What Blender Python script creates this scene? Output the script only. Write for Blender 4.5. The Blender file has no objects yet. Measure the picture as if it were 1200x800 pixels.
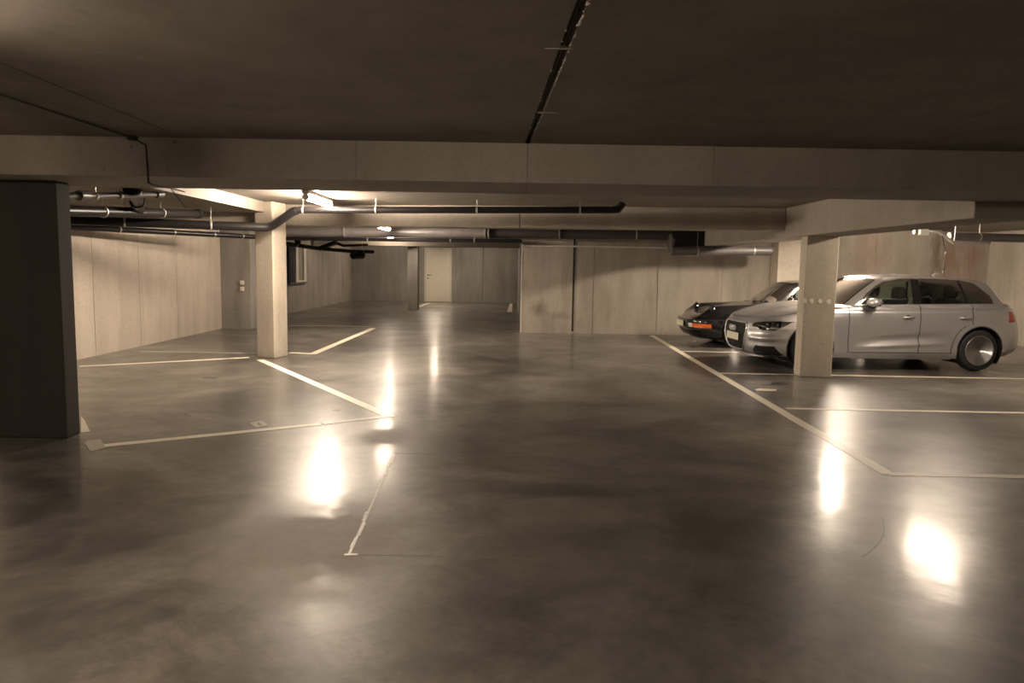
import bpy, bmesh, math, random
import numpy as np
from mathutils import Vector, Matrix
random.seed(7)
PI = math.pi
C = bpy.context.scene
COL = C.collection

# ------------------------------------------------------------------ camera
F = 863.0; CAMH = 1.5
PITCH = math.atan(89.0/F); ROLL = math.radians(0.945)
MR = (Matrix.Rotation(PI/2-PITCH, 3, 'X') @ Matrix.Rotation(ROLL, 3, 'Z'))
cam_d = bpy.data.cameras.new('camera'); cam = bpy.data.objects.new('camera', cam_d); COL.objects.link(cam)
cam.location = (0, 0, CAMH); cam.rotation_euler = MR.to_euler()
cam_d.sensor_width = 36; cam_d.lens = F/1200*36; cam_d.clip_start = .02
C.camera = cam
def ray(px, py):
    return MR @ Vector(((px-600)/F, (400-py)/F, -1))
def at(px, py, z=0.0):            # the point of the photo on a horizontal plane
    d = ray(px, py); t = (z-CAMH)/d.z
    return Vector((d.x*t, d.y*t, z))
def atY(px, py, Y):               # the point of the photo at a distance Y
    d = ray(px, py); t = Y/d.y
    return Vector((d.x*t, Y, CAMH+d.z*t))

C.view_settings.view_transform = 'Standard'
C.view_settings.look = 'None'
C.view_settings.gamma = 1
C.view_settings.use_curve_mapping = False
C.view_settings.exposure = -0.06

# ------------------------------------------------------------------ materials
def newmat(name):
    m = bpy.data.materials.new(name); m.use_nodes = True
    nt = m.node_tree; nt.nodes.clear()
    out = nt.nodes.new('ShaderNodeOutputMaterial')
    return m, nt, out
def N(nt, typ, **kw):
    n = nt.nodes.new(typ)
    for k, v in kw.items():
        if k.startswith('i_'): n.inputs[k[2:].replace('_', ' ')].default_value = v
        else: setattr(n, k, v)
    return n
def princ(nt, out, **kw):
    p = nt.nodes.new('ShaderNodeBsdfPrincipled')
    for k, v in kw.items(): p.inputs[k].default_value = v
    nt.links.new(p.outputs[0], out.inputs[0]); return p
def noise(nt, co, scale, detail=4, rough=.55, dist=0.0):
    n = nt.nodes.new('ShaderNodeTexNoise'); n.inputs['Scale'].default_value = scale
    n.inputs['Detail'].default_value = detail; n.inputs['Roughness'].default_value = rough
    n.inputs['Distortion'].default_value = dist
    nt.links.new(co, n.inputs['Vector']); return n.outputs['Fac']
def ramp(nt, fac, stops):
    r = nt.nodes.new('ShaderNodeValToRGB'); e = r.color_ramp.elements
    while len(e) < len(stops): e.new(.5)
    for i, (p, c) in enumerate(stops):
        e[i].position = p; e[i].color = (*c, 1) if len(c) == 3 else c
    nt.links.new(fac, r.inputs[0]); return r.outputs[0]
def mixc(nt, a, b, fac, mode='MIX'):
    m = nt.nodes.new('ShaderNodeMix'); m.data_type = 'RGBA'; m.blend_type = mode
    for s, v in ((6, a), (7, b)):
        if hasattr(v, 'is_linked'): nt.links.new(v, m.inputs[s])
        else: m.inputs[s].default_value = (*v, 1)
    if hasattr(fac, 'is_linked'): nt.links.new(fac, m.inputs[0])
    else: m.inputs[0].default_value = fac
    return m.outputs[2]
def coords(nt, scale=(1, 1, 1), world=True):
    if world: c = nt.nodes.new('ShaderNodeNewGeometry').outputs['Position']
    else: c = nt.nodes.new('ShaderNodeTexCoord').outputs['Object']
    mp = nt.nodes.new('ShaderNodeMapping'); mp.inputs['Scale'].default_value = scale
    nt.links.new(c, mp.inputs[0]); return mp.outputs[0]

def concrete(name, col, dark=.62, streak=.5, bump=.25, rough=.8, spots=True):
    m, nt, out = newmat(name)
    p = princ(nt, out, Roughness=rough)
    g = coords(nt)
    col = Vector(col)
    lo = tuple(col*dark); mid = tuple(col*.9); hi = tuple(col*1.15)
    big = noise(nt, g, .75, 5, .6, .6)
    c1 = ramp(nt, big, [(.28, lo), (.48, mid), (.72, hi)])
    st = noise(nt, coords(nt, (2.2, 2.2, .28)), 1.6, 5, .6)
    c2 = mixc(nt, c1, ramp(nt, st, [(.3, tuple(col*dark*.9)), (.6, hi)]), streak)
    fine = noise(nt, g, 22, 5, .7)
    c3 = mixc(nt, c2, ramp(nt, fine, [(.25, (.78,)*3), (.55, (1,)*3), (.8, (1.08,)*3)]), .7, 'MULTIPLY')
    if spots:
        v = nt.nodes.new('ShaderNodeTexVoronoi'); v.inputs['Scale'].default_value = 3.1
        nt.links.new(g, v.inputs['Vector'])
        c3 = mixc(nt, c3, ramp(nt, v.outputs['Distance'], [(.03, (.55, .53, .5)), (.06, (1, 1, 1))]), .8, 'MULTIPLY')
    nt.links.new(c3, p.inputs['Base Color'])
    b = nt.nodes.new('ShaderNodeBump'); b.inputs['Strength'].default_value = bump; b.inputs['Distance'].default_value = .01
    nt.links.new(noise(nt, g, 9, 8, .7), b.inputs['Height']); nt.links.new(b.outputs[0], p.inputs['Normal'])
    return m
def plain(name, col, rough=.5, metal=0.0, coat=0.0, bump=0.0, var=.12, **kw):
    m, nt, out = newmat(name)
    p = princ(nt, out, Roughness=rough, Metallic=metal)
    p.inputs['Coat Weight'].default_value = coat; p.inputs['Coat Roughness'].default_value = .04
    for k, v in kw.items(): p.inputs[k].default_value = v
    g = coords(nt, world=False)
    c = Vector(col)
    nt.links.new(ramp(nt, noise(nt, g, 6, 4), [(.3, tuple(c*(1-var))), (.7, tuple(c*(1+var)))]), p.inputs['Base Color'])
    if bump:
        b = nt.nodes.new('ShaderNodeBump'); b.inputs['Strength'].default_value = bump; b.inputs['Distance'].default_value = .004
        nt.links.new(noise(nt, g, 60, 4), b.inputs['Height']); nt.links.new(b.outputs[0], p.inputs['Normal'])
    return m
def emit(name, col, s):
    m, nt, out = newmat(name)
    e = nt.nodes.new('ShaderNodeEmission'); e.inputs[0].default_value = (*col, 1); e.inputs[1].default_value = s
    nt.links.new(e.outputs[0], out.inputs[0]); return m
def glass(name, tint=(.35, .42, .38), gr=.02, ior=1.5):
    m, nt, out = newmat(name)
    t = nt.nodes.new('ShaderNodeBsdfTransparent'); t.inputs[0].default_value = (*tint, 1)
    g = nt.nodes.new('ShaderNodeBsdfGlossy'); g.inputs['Roughness'].default_value = gr
    f = nt.nodes.new('ShaderNodeFresnel'); f.inputs[0].default_value = ior
    x = nt.nodes.new('ShaderNodeMixShader')
    nt.links.new(f.outputs[0], x.inputs[0]); nt.links.new(t.outputs[0], x.inputs[1]); nt.links.new(g.outputs[0], x.inputs[2])
    nt.links.new(x.outputs[0], out.inputs[0]); return m

M = {}
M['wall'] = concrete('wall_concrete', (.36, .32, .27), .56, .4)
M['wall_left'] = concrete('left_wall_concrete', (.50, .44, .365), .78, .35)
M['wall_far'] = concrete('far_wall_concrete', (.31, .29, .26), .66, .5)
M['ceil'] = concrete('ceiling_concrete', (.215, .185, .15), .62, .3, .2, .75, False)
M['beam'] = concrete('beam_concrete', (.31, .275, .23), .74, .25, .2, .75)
M['pillar'] = concrete('pillar_concrete', (.48, .43, .35), .76, .35)
M['render'] = concrete('pale_render', (.72, .66, .56), .9, .2, .1)
M['darkpillar'] = concrete('shaded_pillar_concrete', (.035, .03, .025), .55, .5)  # shade on the near left pillar, put into a near-black base colour
M['joint'] = plain('joint_black', (.02, .018, .015), .9)
M['crust'] = plain('mineral_crust', (.55, .5, .44), .9, bump=.6)
M['pipe'] = plain('dark_plastic_pipe', (.010, .009, .009), .36, **{'Specular IOR Level': .22})
M['greypipe'] = plain('grey_plastic_pipe', (.10, .09, .088), .4)
M['darkduct'] = plain('dark_duct_wrap', (.035, .03, .03), .5)
M['duct'] = plain('galvanised_duct', (.20, .185, .18), .42, .35)
M['zinc'] = plain('zinc_clamp', (.45, .43, .41), .4, .7)
M['gap'] = plain('panel_gap_shadow', (.09, .085, .085), .6)
M['conduit'] = plain('white_conduit', (.62, .6, .55), .45)
M['cable'] = plain('black_cable', (.02, .02, .02), .6)
M['doorp'] = plain('cream_door_paint', (.78, .72, .60), .45, var=.03)
M['frame'] = plain('cream_frame_paint', (.70, .64, .53), .45, var=.03)
M['switch'] = plain('white_switch_plastic', (.75, .7, .6), .4)
M['lampbody'] = plain('lamp_housing', (.75, .74, .7), .4)
M['rubber'] = plain('tyre_rubber', (.018, .018, .018), .75, bump=.3)
M['alloy'] = plain('alloy_rim', (.55, .55, .56), .3, .85)
M['chrome'] = plain('chrome_trim', (.75, .75, .76), .12, 1.0, var=.02)
M['blackpl'] = plain('black_plastic', (.010, .010, .010), .6)
M['grille'] = plain('grille_black', (.005, .005, .005), .8)
M['bright'] = plain('satin_chrome', (.8, .8, .8), .28, .8)
M['glossblack'] = plain('gloss_black_trim', (.01, .01, .01), .1, coat=1)
M['seat'] = plain('dark_seat_fabric', (.03, .028, .026), .8, bump=.3)
M['glass'] = glass('tinted_glass')
M['clearglass'] = glass('windscreen_glass', (.6, .68, .62))
M['lens'] = glass('headlamp_lens', (.8, .82, .8))
M['orange'] = plain('orange_indicator_lens', (.85, .16, .02), .2, coat=1)
M['redlens'] = plain('red_lamp_lens', (.35, .01, .01), .2, coat=1)
M['whitelens'] = plain('clear_indicator_lens', (.7, .7, .66), .2, coat=1)
M['plate'] = plain('white_plate', (.72, .69, .55), .4, var=.03)
M['platetext'] = plain('plate_characters', (.30, .06, .05), .5)

def carpaint(name, col, metal, rough, coat=1.0):
    m, nt, out = newmat(name)
    p = princ(nt, out, Roughness=rough, Metallic=metal)
    p.inputs['Coat Weight'].default_value = coat; p.inputs['Coat Roughness'].default_value = .03
    g = coords(nt, world=False)
    c = Vector(col)
    nt.links.new(ramp(nt, noise(nt, g, 900, 2), [(.3, tuple(c*.93)), (.7, tuple(c*1.07))]), p.inputs['Base Color'])
    return m
M['silver'] = carpaint('silver_car_paint', (.60, .60, .62), .72, .36)
M['black'] = carpaint('black_car_paint', (.006, .006, .007), 0, .25)

def floor_mat():
    m, nt, out = newmat('polished_concrete_floor')
    g = coords(nt)
    p = princ(nt, out); p.inputs['Specular IOR Level'].default_value = .65
    big = noise(nt, g, .5, 7, .66, .9)
    c1 = ramp(nt, big, [(.34, (.052, .048, .042)), (.45, (.098, .091, .081)), (.55, (.15, .14, .126)), (.66, (.235, .219, .196))])
    sw = noise(nt, coords(nt, (.9, 1.25, 1)), 1.5, 8, .66, 1.0)
    c2 = mixc(nt, c1, ramp(nt, sw, [(.36, (.6, .59, .58)), (.5, (1, 1, 1)), (.64, (1.3, 1.28, 1.25))]), .9, 'MULTIPLY')
    fine = noise(nt, g, 13, 8, .78)
    c3 = mixc(nt, c2, ramp(nt, fine, [(.34, (.72, .72, .72)), (.6, (1.08, 1.07, 1.05))]), .8, 'MULTIPLY')
    w = noise(nt, g, 1.3, 8, .7, .5)
    c4 = mixc(nt, c3, (.26, .215, .17), ramp(nt, w, [(.54, (0, 0, 0)), (.72, (.6,)*3)]))
    v = nt.nodes.new('ShaderNodeTexVoronoi'); v.inputs['Scale'].default_value = 1.4
    nt.links.new(g, v.inputs['Vector'])
    c5 = mixc(nt, c4, ramp(nt, v.outputs['Distance'], [(.018, (.2, .2, .2)), (.03, (1, 1, 1))]), .9, 'MULTIPLY')
    # worn dusty patches where the sealer has gone (centre x, y, radius x, y)
    wear = None
    for (px, py, rx, ry) in WEAR:
        c = at(px, py)
        mp = nt.nodes.new('ShaderNodeMapping'); mp.inputs['Location'].default_value = (-c.x/rx, -c.y/ry, 0); mp.inputs['Scale'].default_value = (1/rx, 1/ry, 1)
        nt.links.new(g, mp.inputs[0])
        ln = nt.nodes.new('ShaderNodeVectorMath'); ln.operation = 'LENGTH'; nt.links.new(mp.outputs[0], ln.inputs[0])
        ad = nt.nodes.new('ShaderNodeMath'); ad.operation = 'MULTIPLY_ADD'; nt.links.new(noise(nt, g, 4.5, 8, .75), ad.inputs[0]); ad.inputs[1].default_value = 1.6; nt.links.new(ln.outputs['Value'], ad.inputs[2])
        k = ramp(nt, ad.outputs[0], [(.0, (1, 1, 1)), (.999, (1, 1, 1))])
        mr = nt.nodes.new('ShaderNodeMapRange'); mr.inputs[1].default_value = 2.05; mr.inputs[2].default_value = 1.3; nt.links.new(ad.outputs[0], mr.inputs[0])
        if wear is None: wear = mr.outputs[0]
        else:
            mx = nt.nodes.new('ShaderNodeMath'); mx.operation = 'MAXIMUM'; nt.links.new(wear, mx.inputs[0]); nt.links.new(mr.outputs[0], mx.inputs[1]); wear = mx.outputs[0]
    c6 = mixc(nt, c5, mixc(nt, (.12, .10, .08), (.26, .22, .18), fine), wear)
    nt.links.new(c6, p.inputs['Base Color'])
    r = ramp(nt, noise(nt, g, .9, 6, .65, .6), [(.3, (.30,)*3), (.7, (.42,)*3)])
    nt.links.new(mixc(nt, r, (.62, .62, .62), wear), p.inputs['Roughness'])
    cw = nt.nodes.new('ShaderNodeMapRange'); cw.inputs[3].default_value = .38; cw.inputs[4].default_value = .0; nt.links.new(wear, cw.inputs[0])
    nt.links.new(cw.outputs[0], p.inputs['Coat Weight'])
    cr = ramp(nt, noise(nt, g, 2.6, 7, .72, .4), [(.3, (.10,)*3), (.7, (.22,)*3)])
    nt.links.new(cr, p.inputs['Coat Roughness'])
    b2 = nt.nodes.new('ShaderNodeBump'); b2.inputs['Strength'].default_value = .35; b2.inputs['Distance'].default_value = .01
    nt.links.new(noise(nt, g, 2.4, 5, .55), b2.inputs['Height'])
    b = nt.nodes.new('ShaderNodeBump'); b.inputs['Strength'].default_value = .15; b.inputs['Distance'].default_value = .004
    nt.links.new(noise(nt, g, 26, 6, .65), b.inputs['Height']); nt.links.new(b2.outputs[0], b.inputs['Normal'])
    nt.links.new(b.outputs[0], p.inputs['Normal'])
    nt.links.new(b2.outputs[0], p.inputs['Coat Normal'])
    return m
WEAR = [(385, 632, .62, .75), (452, 512, .30, .42)]
M['floor'] = floor_mat()
def paint_mat(name, col, wear=.5):
    m, nt, out = newmat(name)
    g = coords(nt)
    p = princ(nt, out, Roughness=.45)
    p.inputs['Coat Weight'].default_value = .3; p.inputs['Coat Roughness'].default_value = .2
    n = noise(nt, g, 9, 8, .75)
    nt.links.new(mixc(nt, tuple(col), (.25, .23, .2), ramp(nt, n, [(.56, (0, 0, 0)), (.7, (wear,)*3)])), p.inputs['Base Color'])
    return m
M['line'] = paint_mat('white_line_paint', (.85, .79, .66), .25)
M['faint'] = paint_mat('worn_line_paint', (.46, .43, .37), .9)
M['scuff'] = paint_mat('worn_scuff', (.50, .46, .40), .7)
M['stain'] = plain('oil_stain', (.03, .027, .024), .35)
M['saw'] = plain('saw_cut', (.2, .185, .165), .6)

# ------------------------------------------------------------------ mesh helpers
def link(name, bm, m, parent=None, smooth=False, origin=None, bevel=0):
    me = bpy.data.meshes.new(name)
    if origin is not None: bmesh.ops.translate(bm, verts=bm.verts, vec=-Vector(origin))
    bmesh.ops.recalc_face_normals(bm, faces=bm.faces)
    bm.to_mesh(me); bm.free()
    o = bpy.data.objects.new(name, me); COL.objects.link(o)
    me.materials.append(m if not isinstance(m, str) else M[m])
    if smooth:
        me.polygons.foreach_set('use_smooth', [True]*len(me.polygons))
    if origin is not None: o.location = Vector(origin)
    if parent is not None:
        o.parent = parent
    if bevel:
        b = o.modifiers.new('bevel', 'BEVEL'); b.width = bevel; b.segments = 2; b.limit_method = 'ANGLE'
    return o
def tag(o, label=None, cat=None, group=None, kind=None):
    if label: o['label'] = label
    if cat: o['category'] = cat
    if group: o['group'] = group
    if kind: o['kind'] = kind
    return o
def empty(name, loc, label, cat, rz=0, group=None):
    o = bpy.data.objects.new(name, None); COL.objects.link(o); o.location = loc; o.rotation_euler = (0, 0, rz)
    o.empty_display_size = .1
    return tag(o, label, cat, group)
def BM(): return bmesh.new()
def box(bm, x0, x1, y0, y1, z0, z1):
    v = [bm.verts.new(p) for p in ((x0,y0,z0),(x1,y0,z0),(x1,y1,z0),(x0,y1,z0),(x0,y0,z1),(x1,y0,z1),(x1,y1,z1),(x0,y1,z1))]
    for f in ((0,3,2,1),(4,5,6,7),(0,1,5,4),(1,2,6,5),(2,3,7,6),(3,0,4,7)): bm.faces.new([v[i] for i in f])
    return v
def prism(bm, pts, z0, z1):
    a = [bm.verts.new((p[0], p[1], z0)) for p in pts]; b = [bm.verts.new((p[0], p[1], z1)) for p in pts]
    n = len(pts); bm.faces.new(a[::-1]); bm.faces.new(b)
    for i in range(n): bm.faces.new((a[i], a[(i+1) % n], b[(i+1) % n], b[i]))
def tube(bm, pts, r, seg=12, cap=True):
    pts = [Vector(p) for p in pts]; rs = r if isinstance(r, (list, tuple)) else [r]*len(pts)
    rings = []; up = None
    for i, p in enumerate(pts):
        if i == 0: d = pts[1]-p
        elif i == len(pts)-1: d = p-pts[i-1]
        else: d = (pts[i+1]-p).normalized()+(p-pts[i-1]).normalized()
        d.normalize()
        if up is None:
            up = Vector((0, 0, 1)) if abs(d.z) < .9 else Vector((1, 0, 0))
        a = d.cross(up).normalized(); b = a.cross(d).normalized(); up = b
        k = 1.0
        if 0 < i < len(pts)-1:
            c = (pts[i+1]-p).normalized().dot((p-pts[i-1]).normalized()); k = 1/max(.5, math.sqrt((1+c)/2))
        rings.append([bm.verts.new(p+(a*math.cos(t)+b*math.sin(t))*rs[i]*k) for t in [2*PI*j/seg for j in range(seg)]])
    for i in range(len(rings)-1):
        for j in range(seg):
            bm.faces.new((rings[i][j], rings[i][(j+1) % seg], rings[i+1][(j+1) % seg], rings[i+1][j]))
    if cap: bm.faces.new(rings[0][::-1]); bm.faces.new(rings[-1])
def lathe(bm, prof, axis='y', seg=32, c=(0, 0, 0), close=False):
    rings = []
    for (r, h) in prof:
        ring = []
        for j in range(seg):
            t = 2*PI*j/seg; a, b = r*math.cos(t), r*math.sin(t)
            p = {'y': (a, h, b), 'x': (h, a, b), 'z': (a, b, h)}[axis]
            ring.append(bm.verts.new((p[0]+c[0], p[1]+c[1], p[2]+c[2])))
        rings.append(ring)
    n = len(rings)
    for i in range(n if close else n-1):
        for j in range(seg):
            bm.faces.new((rings[i][j], rings[i][(j+1) % seg], rings[(i+1) % n][(j+1) % seg], rings[(i+1) % n][j]))
    if not close:
        for k in (0, -1):
            if prof[k][0] > 1e-4: bm.faces.new(rings[k])
    return rings
def struct(name, bm, m, parent=None, **k):
    o = link(name, bm, m, parent, **k); o['kind'] = 'structure'; return o

# ------------------------------------------------------------------ floor & markings
ZC = 2.41
XL, XR, YN, YF = -9.5, 10.6, -3.0, 29.9
bm = BM(); box(bm, XL, XR, YN, YF, -.15, 0)
floor = struct('floor', bm, 'floor')
LT = .0025
_lz = [0]
def quad_line(a, b, w, name='bay_line', mat='line', label=None, ext=0.0, cut=None):
    a = Vector(a[:2]); b = Vector(b[:2]); d = (b-a).normalized(); n = Vector((-d.y, d.x))*w/2
    a = a-d*ext; b = b+d*ext
    _lz[0] += 1; bm = BM(); prism(bm, [a-n, b-n, b+n, a+n], .0004+.00002*_lz[0], LT+.00012*_lz[0])
    o = link(name, bm, mat, floor)
    if label: o['label'] = label
    return o
def poly_mark(pts, name, mat, label=None, z=LT+.001):
    bm = BM(); prism(bm, [at(*p) for p in pts], .0004, z); o = link(name, bm, mat, floor)
    if label: o['label'] = label
    return o
# right-hand bays
quad_line(at(764, 393), at(1042, 556), .105, label='long white line across the mouths of the right bays')
rd = (at(1133, 482.5)-at(920, 478.5)).normalized()
def bay(pa, w=.085, length=6.3, label=None, d=rd):
    a = at(*pa); quad_line(a, a+d*length, w, label=label)
bay((1040, 555.5), .09, 5.6, 'white bay line nearest the camera on the right')
bay((922, 478.6), .085, 5.5, 'white bay line in front of the right pillar')
bay((842, 437.2), .085, 5.5, 'white bay line running behind the right pillar')
bay((796, 411.5), .085, 5.5, 'white bay line between the silver and the black car')
# left-hand bays
quad_line(at(305, 421.5), at(458, 488.5), .11, label='white slanting line from the left pillar')
quad_line(at(104, 524), at(376, 497), .10, label='white line running from the dark pillar foot')
quad_line(at(378, 496.6), at(458, 487.5), .085, mat='faint', label='worn end of the white line')
quad_line(at(93, 429.3), at(292, 418.8), .095, label='thin white line towards the left wall')
quad_line(at(165, 411.5), at(300, 414), .085, mat='faint', label='faded thin white line')
quad_line(at(437.5, 384.5), at(366, 415), .13, label='white slanting line beyond the left pillar')
quad_line(at(340, 413.2), at(368, 414.6), .10)
quad_line(at(338, 381.2), at(437, 382.5), .10, mat='faint')
quad_line(at(491, 359.4), at(503, 354.6), .12, label='short white line before the cream door')
poly_mark([(594, 365.5), (600, 365.5), (600.5, 355.8), (597.5, 355.8)], 'bay_line', 'line', 'stubby white mark by the middle wall')
quad_line(at(490, 364.8), at(596, 365.8), .06, mat='faint')
poly_mark([(95, 488), (99, 492), (105.5, 506), (95, 507)], 'bay_line', 'line', 'white wedge at the foot of the dark pillar')
poly_mark([(98.5, 519), (103, 516), (118, 514.8), (124, 524.5), (106, 529.5)], 'number_square', 'faint', 'worn painted square at the line corner')
poly_mark([(292, 496), (307, 493), (314.5, 498.5), (300, 501.3)], 'number_square', 'faint', 'small painted square with a dark stroke')
poly_mark([(301, 496), (303.6, 495.4), (307, 498.2), (304.2, 498.8)], 'number_stroke', 'stain', z=LT+.002)
poly_mark([(885, 456.2), (890, 455.2), (910, 456.4), (909, 458.2), (887, 457.8)], 'paint_fleck', 'line', 'short white fleck beside the stain')
def blob(name, cx, cy, wx, wy, mat, n=22, seed=0, jag=.3, label=None):
    rnd = random.Random(seed); pts = []
    ph = [rnd.random()*6.28 for _ in range(4)]
    for i in range(n):
        t = 2*PI*i/n; k = 1+jag*(.5*math.sin(2*t+ph[0])+.35*math.sin(3*t+ph[1])+.3*math.sin(5*t+ph[2]))+rnd.uniform(-.08, .08)
        pts.append((cx+wx*k*math.cos(t), cy+wy*k*math.sin(t)))
    bm = BM(); prism(bm, [at(*p) for p in pts[::-1]], .0003, .0014)
    o = link(name, bm, mat, floor)
    if label: o['label'] = label
    return o
blob('oil_stain', 913, 449.5, 9.5, 1.7, 'stain', seed=2, label='black oil stain beside the right pillar')
blob('oil_stain', 899, 451, 7, .6, 'stain', seed=3)
blob('oil_stain', 246, 442.4, 8, .8, 'stain', seed=4)
blob('oil_stain', 395, 480.5, 4, .7, 'stain', seed=5)
# long worn scuff in the middle of the lane
rnd = random.Random(3); bm = BM()
A = Vector(at(462, 532)[:2]); B = Vector(at(409, 650)[:2]); d = (B-A); L = d.length; d.normalize(); n = Vector((-d.y, d.x))
s = 0
while s < L:
    ln = rnd.uniform(.05, .22); w = rnd.uniform(.008, .02)*(1.2 if s < .6 or s > L-.6 else .8)
    if rnd.random() < .85 or s < .8:
        off = rnd.uniform(-.012, .012); k = []
        m_ = 6
        for i in range(m_+1): k.append(A+d*(s+ln*i/m_)+n*(off+w*(.5+rnd.uniform(-.25, .25))))
        for i in range(m_, -1, -1): k.append(A+d*(s+ln*i/m_)+n*(off-w*(.5+rnd.uniform(-.25, .25))))
        prism(bm, k, .0004, .002)
    s += ln+rnd.uniform(0, .035)
prism(bm, [A-n*.006, B-n*.008, B+n*.006, A+n*.008], .0004, .0012)
o = link('scuff_line', bm, 'scuff', floor); o['label'] = 'broken whitish scraped line in the lane'
bm = BM(); a = at(405, 650.5); prism(bm, [at(403, 649), at(418, 648.5), at(420, 650.5), at(404, 651)], .0004, .002)
link('scuff_line', bm, 'scuff', floor)
bm = BM(); a, b = at(418, 649.8), at(640, 655); prism(bm, [a, b, b+Vector((0, .006, 0)), a+Vector((0, .006, 0))], .0002, .0011)
o = link('saw_cut', bm, 'saw', floor)
bm = BM(); a, b = at(462, 531), at(740, 536); prism(bm, [a, b, b+Vector((0, .012, 0)), a+Vector((0, .012, 0))], .0002, .0011)
link('saw_cut', bm, 'saw', floor)
# curved hair crack on the right
pts = [at(*p) for p in ((1034, 607), (1036, 618), (1035, 628), (1029, 637), (1021, 645), (1010, 652))]
bm = BM()
for i in range(len(pts)-1):
    p, q = pts[i], pts[i+1]; nn = Vector((-(q-p).y, (q-p).x, 0)).normalized()*.004
    prism(bm, [p-nn, q-nn, q+nn, p+nn], .0002, .0012)
o = link('crack', bm, 'stain', floor); o['label'] = 'thin curved dark crack'

# ------------------------------------------------------------------ ceiling
B1F, B1B, B1Z = 5.63, 6.5, 2.12       # first cross beam
def ceilpt(px, py): return at(px, py, ZC)
def xat(p, q, Y): return p.x+(q.x-p.x)*(Y-p.y)/(q.y-p.y)
J0, J1 = ceilpt(618, 168), ceilpt(683, 0)
R0, R1 = ceilpt(1020, 178), ceilpt(1133, 139)
L0, L1 = ceilpt(212, 160), ceilpt(66, 100)
Yb = B1F+.35
def linex(p, q): return (xat(p, q, Yb), xat(p, q, YN))
lines = [((XL, XL), 0), (linex(L0, L1), .004), (linex(J0, J1), .02), (linex(R0, R1), .004), ((XR, XR), 0)]
bm = BM()
for i in range(4):
    (a0, a1), g0 = lines[i]; (b0, b1), g1 = lines[i+1]
    a1 = max(a1, XL); b1 = min(b1, XR)
    g0y = g0; 
    prism(bm, [(a1+g0, YN), (b1-g1, YN), (b0-g1, Yb), (a0+g0, Yb)], ZC, ZC+.06)
box(bm, XL, XR, Yb, YF, ZC, ZC+.06)
box(bm, XL, XR, YN, YF, ZC+.06, ZC+.25)
# lower slab over the left bays between the cross beams
prism(bm, [(XL, B1B-.2), (-3.83, B1B-.2), (-3.83, 11.5), (XL, 11.5)], 2.25, ZC+.02)
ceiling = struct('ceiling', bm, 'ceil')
# dark back of the open joint and the mineral crust along it
bm = BM(); (j0, j1) = lines[2][0]
prism(bm, [(j1-.019, YN+.01), (j1+.019, YN+.01), (j0+.019, Yb-.4), (j0-.019, Yb-.4)], ZC+.045, ZC+.058)
o = link('joint_filler', bm, 'joint', ceiling); o['label'] = 'black filler deep in the open slab joint'
rnd = random.Random(11); bm = BM(); bm2 = BM()
for i in range(260):
    y = 1.9+3.5*rnd.random()**1.3; t = (y-YN)/(Yb-YN); x = j1+(j0-j1)*t+(.02 if rnd.random() < .8 else -.021)
    r = rnd.uniform(.002, .006)*(1.3 if y < 3 else .8)
    bmesh.ops.create_icosphere(bm, subdivisions=1, radius=r, matrix=Matrix.Translation((x+rnd.uniform(-.003, .006), y, ZC-.001)) @ Matrix.Diagonal((1, 2.2, .5, 1)))
for (px, py, w) in ((655, 57, 28), (641, 132, 16)):
    p = ceilpt(px, py); 
    prism(bm2, [p+Vector((-.06, -.004, 0)), p+Vector((-.01, -.01, 0)), p+Vector((.06, -.004, 0)), p+Vector((.05, .006, 0)), p+Vector((-.05, .007, 0))], ZC-.003, ZC+.01)
o = link('mineral_crust', bm, 'crust', ceiling); o['kind'] = 'stuff'; o['label'] = 'whitish lime crust along the slab joint'
link('joint_bridge', bm2, 'beam', ceiling)

# ------------------------------------------------------------------ beams
def beam_thing(name, segs, z0, z1, label, chamfer=.02, mat='beam', joints=(), group=None):
    """segs: list of plan polygons"""
    bm = BM()
    for pts in segs: prism(bm, pts, z0, z1)
    x = sum(p[0] for s_ in segs for p in s_)/sum(len(s_) for s_ in segs); y = sum(p[1] for s_ in segs for p in s_)/sum(len(s_) for s_ in segs)
    o = link(name, bm, mat, origin=(x, y, z0), bevel=chamfer)
    tag(o, label, 'beam', group); return o
# front beam: cast lengths with hairline joints between
jx = [XL, atY(417, 190, B1F).x, atY(618, 200, B1F).x, atY(836, 205, B1F).x, XR]
g = .0012
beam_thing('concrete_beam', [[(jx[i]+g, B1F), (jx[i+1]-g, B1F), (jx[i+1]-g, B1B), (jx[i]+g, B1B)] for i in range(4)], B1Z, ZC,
           'wide concrete ceiling beam nearest the camera, spanning the whole picture', .0015)
# second beam
def b2y(x): return 11.75+(x+2.6)*(-.8/6.6)
g = .006
jj = [XL, atY(610, 240, 11.1).x, 4.0]
beam_thing('concrete_beam', [[(jj[i]+g, b2y(jj[i])), (jj[i+1]-g, b2y(jj[i+1])), (jj[i+1]-g, b2y(jj[i+1])+.45), (jj[i]+g, b2y(jj[i])+.45)] for i in range(2)], 2.08, ZC,
           'second concrete ceiling beam, resting on the pale left pillar, above the long pipes', .012)
beam_thing('concrete_beam', [[(-6.4, 23.85), (.3, 23.85), (.3, 24.3), (-6.4, 24.3)]], 2.06, ZC,
           'farthest concrete beam, above the slim dark pillar before the back wall', .012)
# right girder
beam_thing('concrete_girder', [[(4.0, B1B-.01), (4.55, B1B-.01), (4.55, 16.6), (4.0, 16.6)]], 1.975, ZC,
           'concrete girder running away from the camera above the right pillar', .012)

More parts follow.
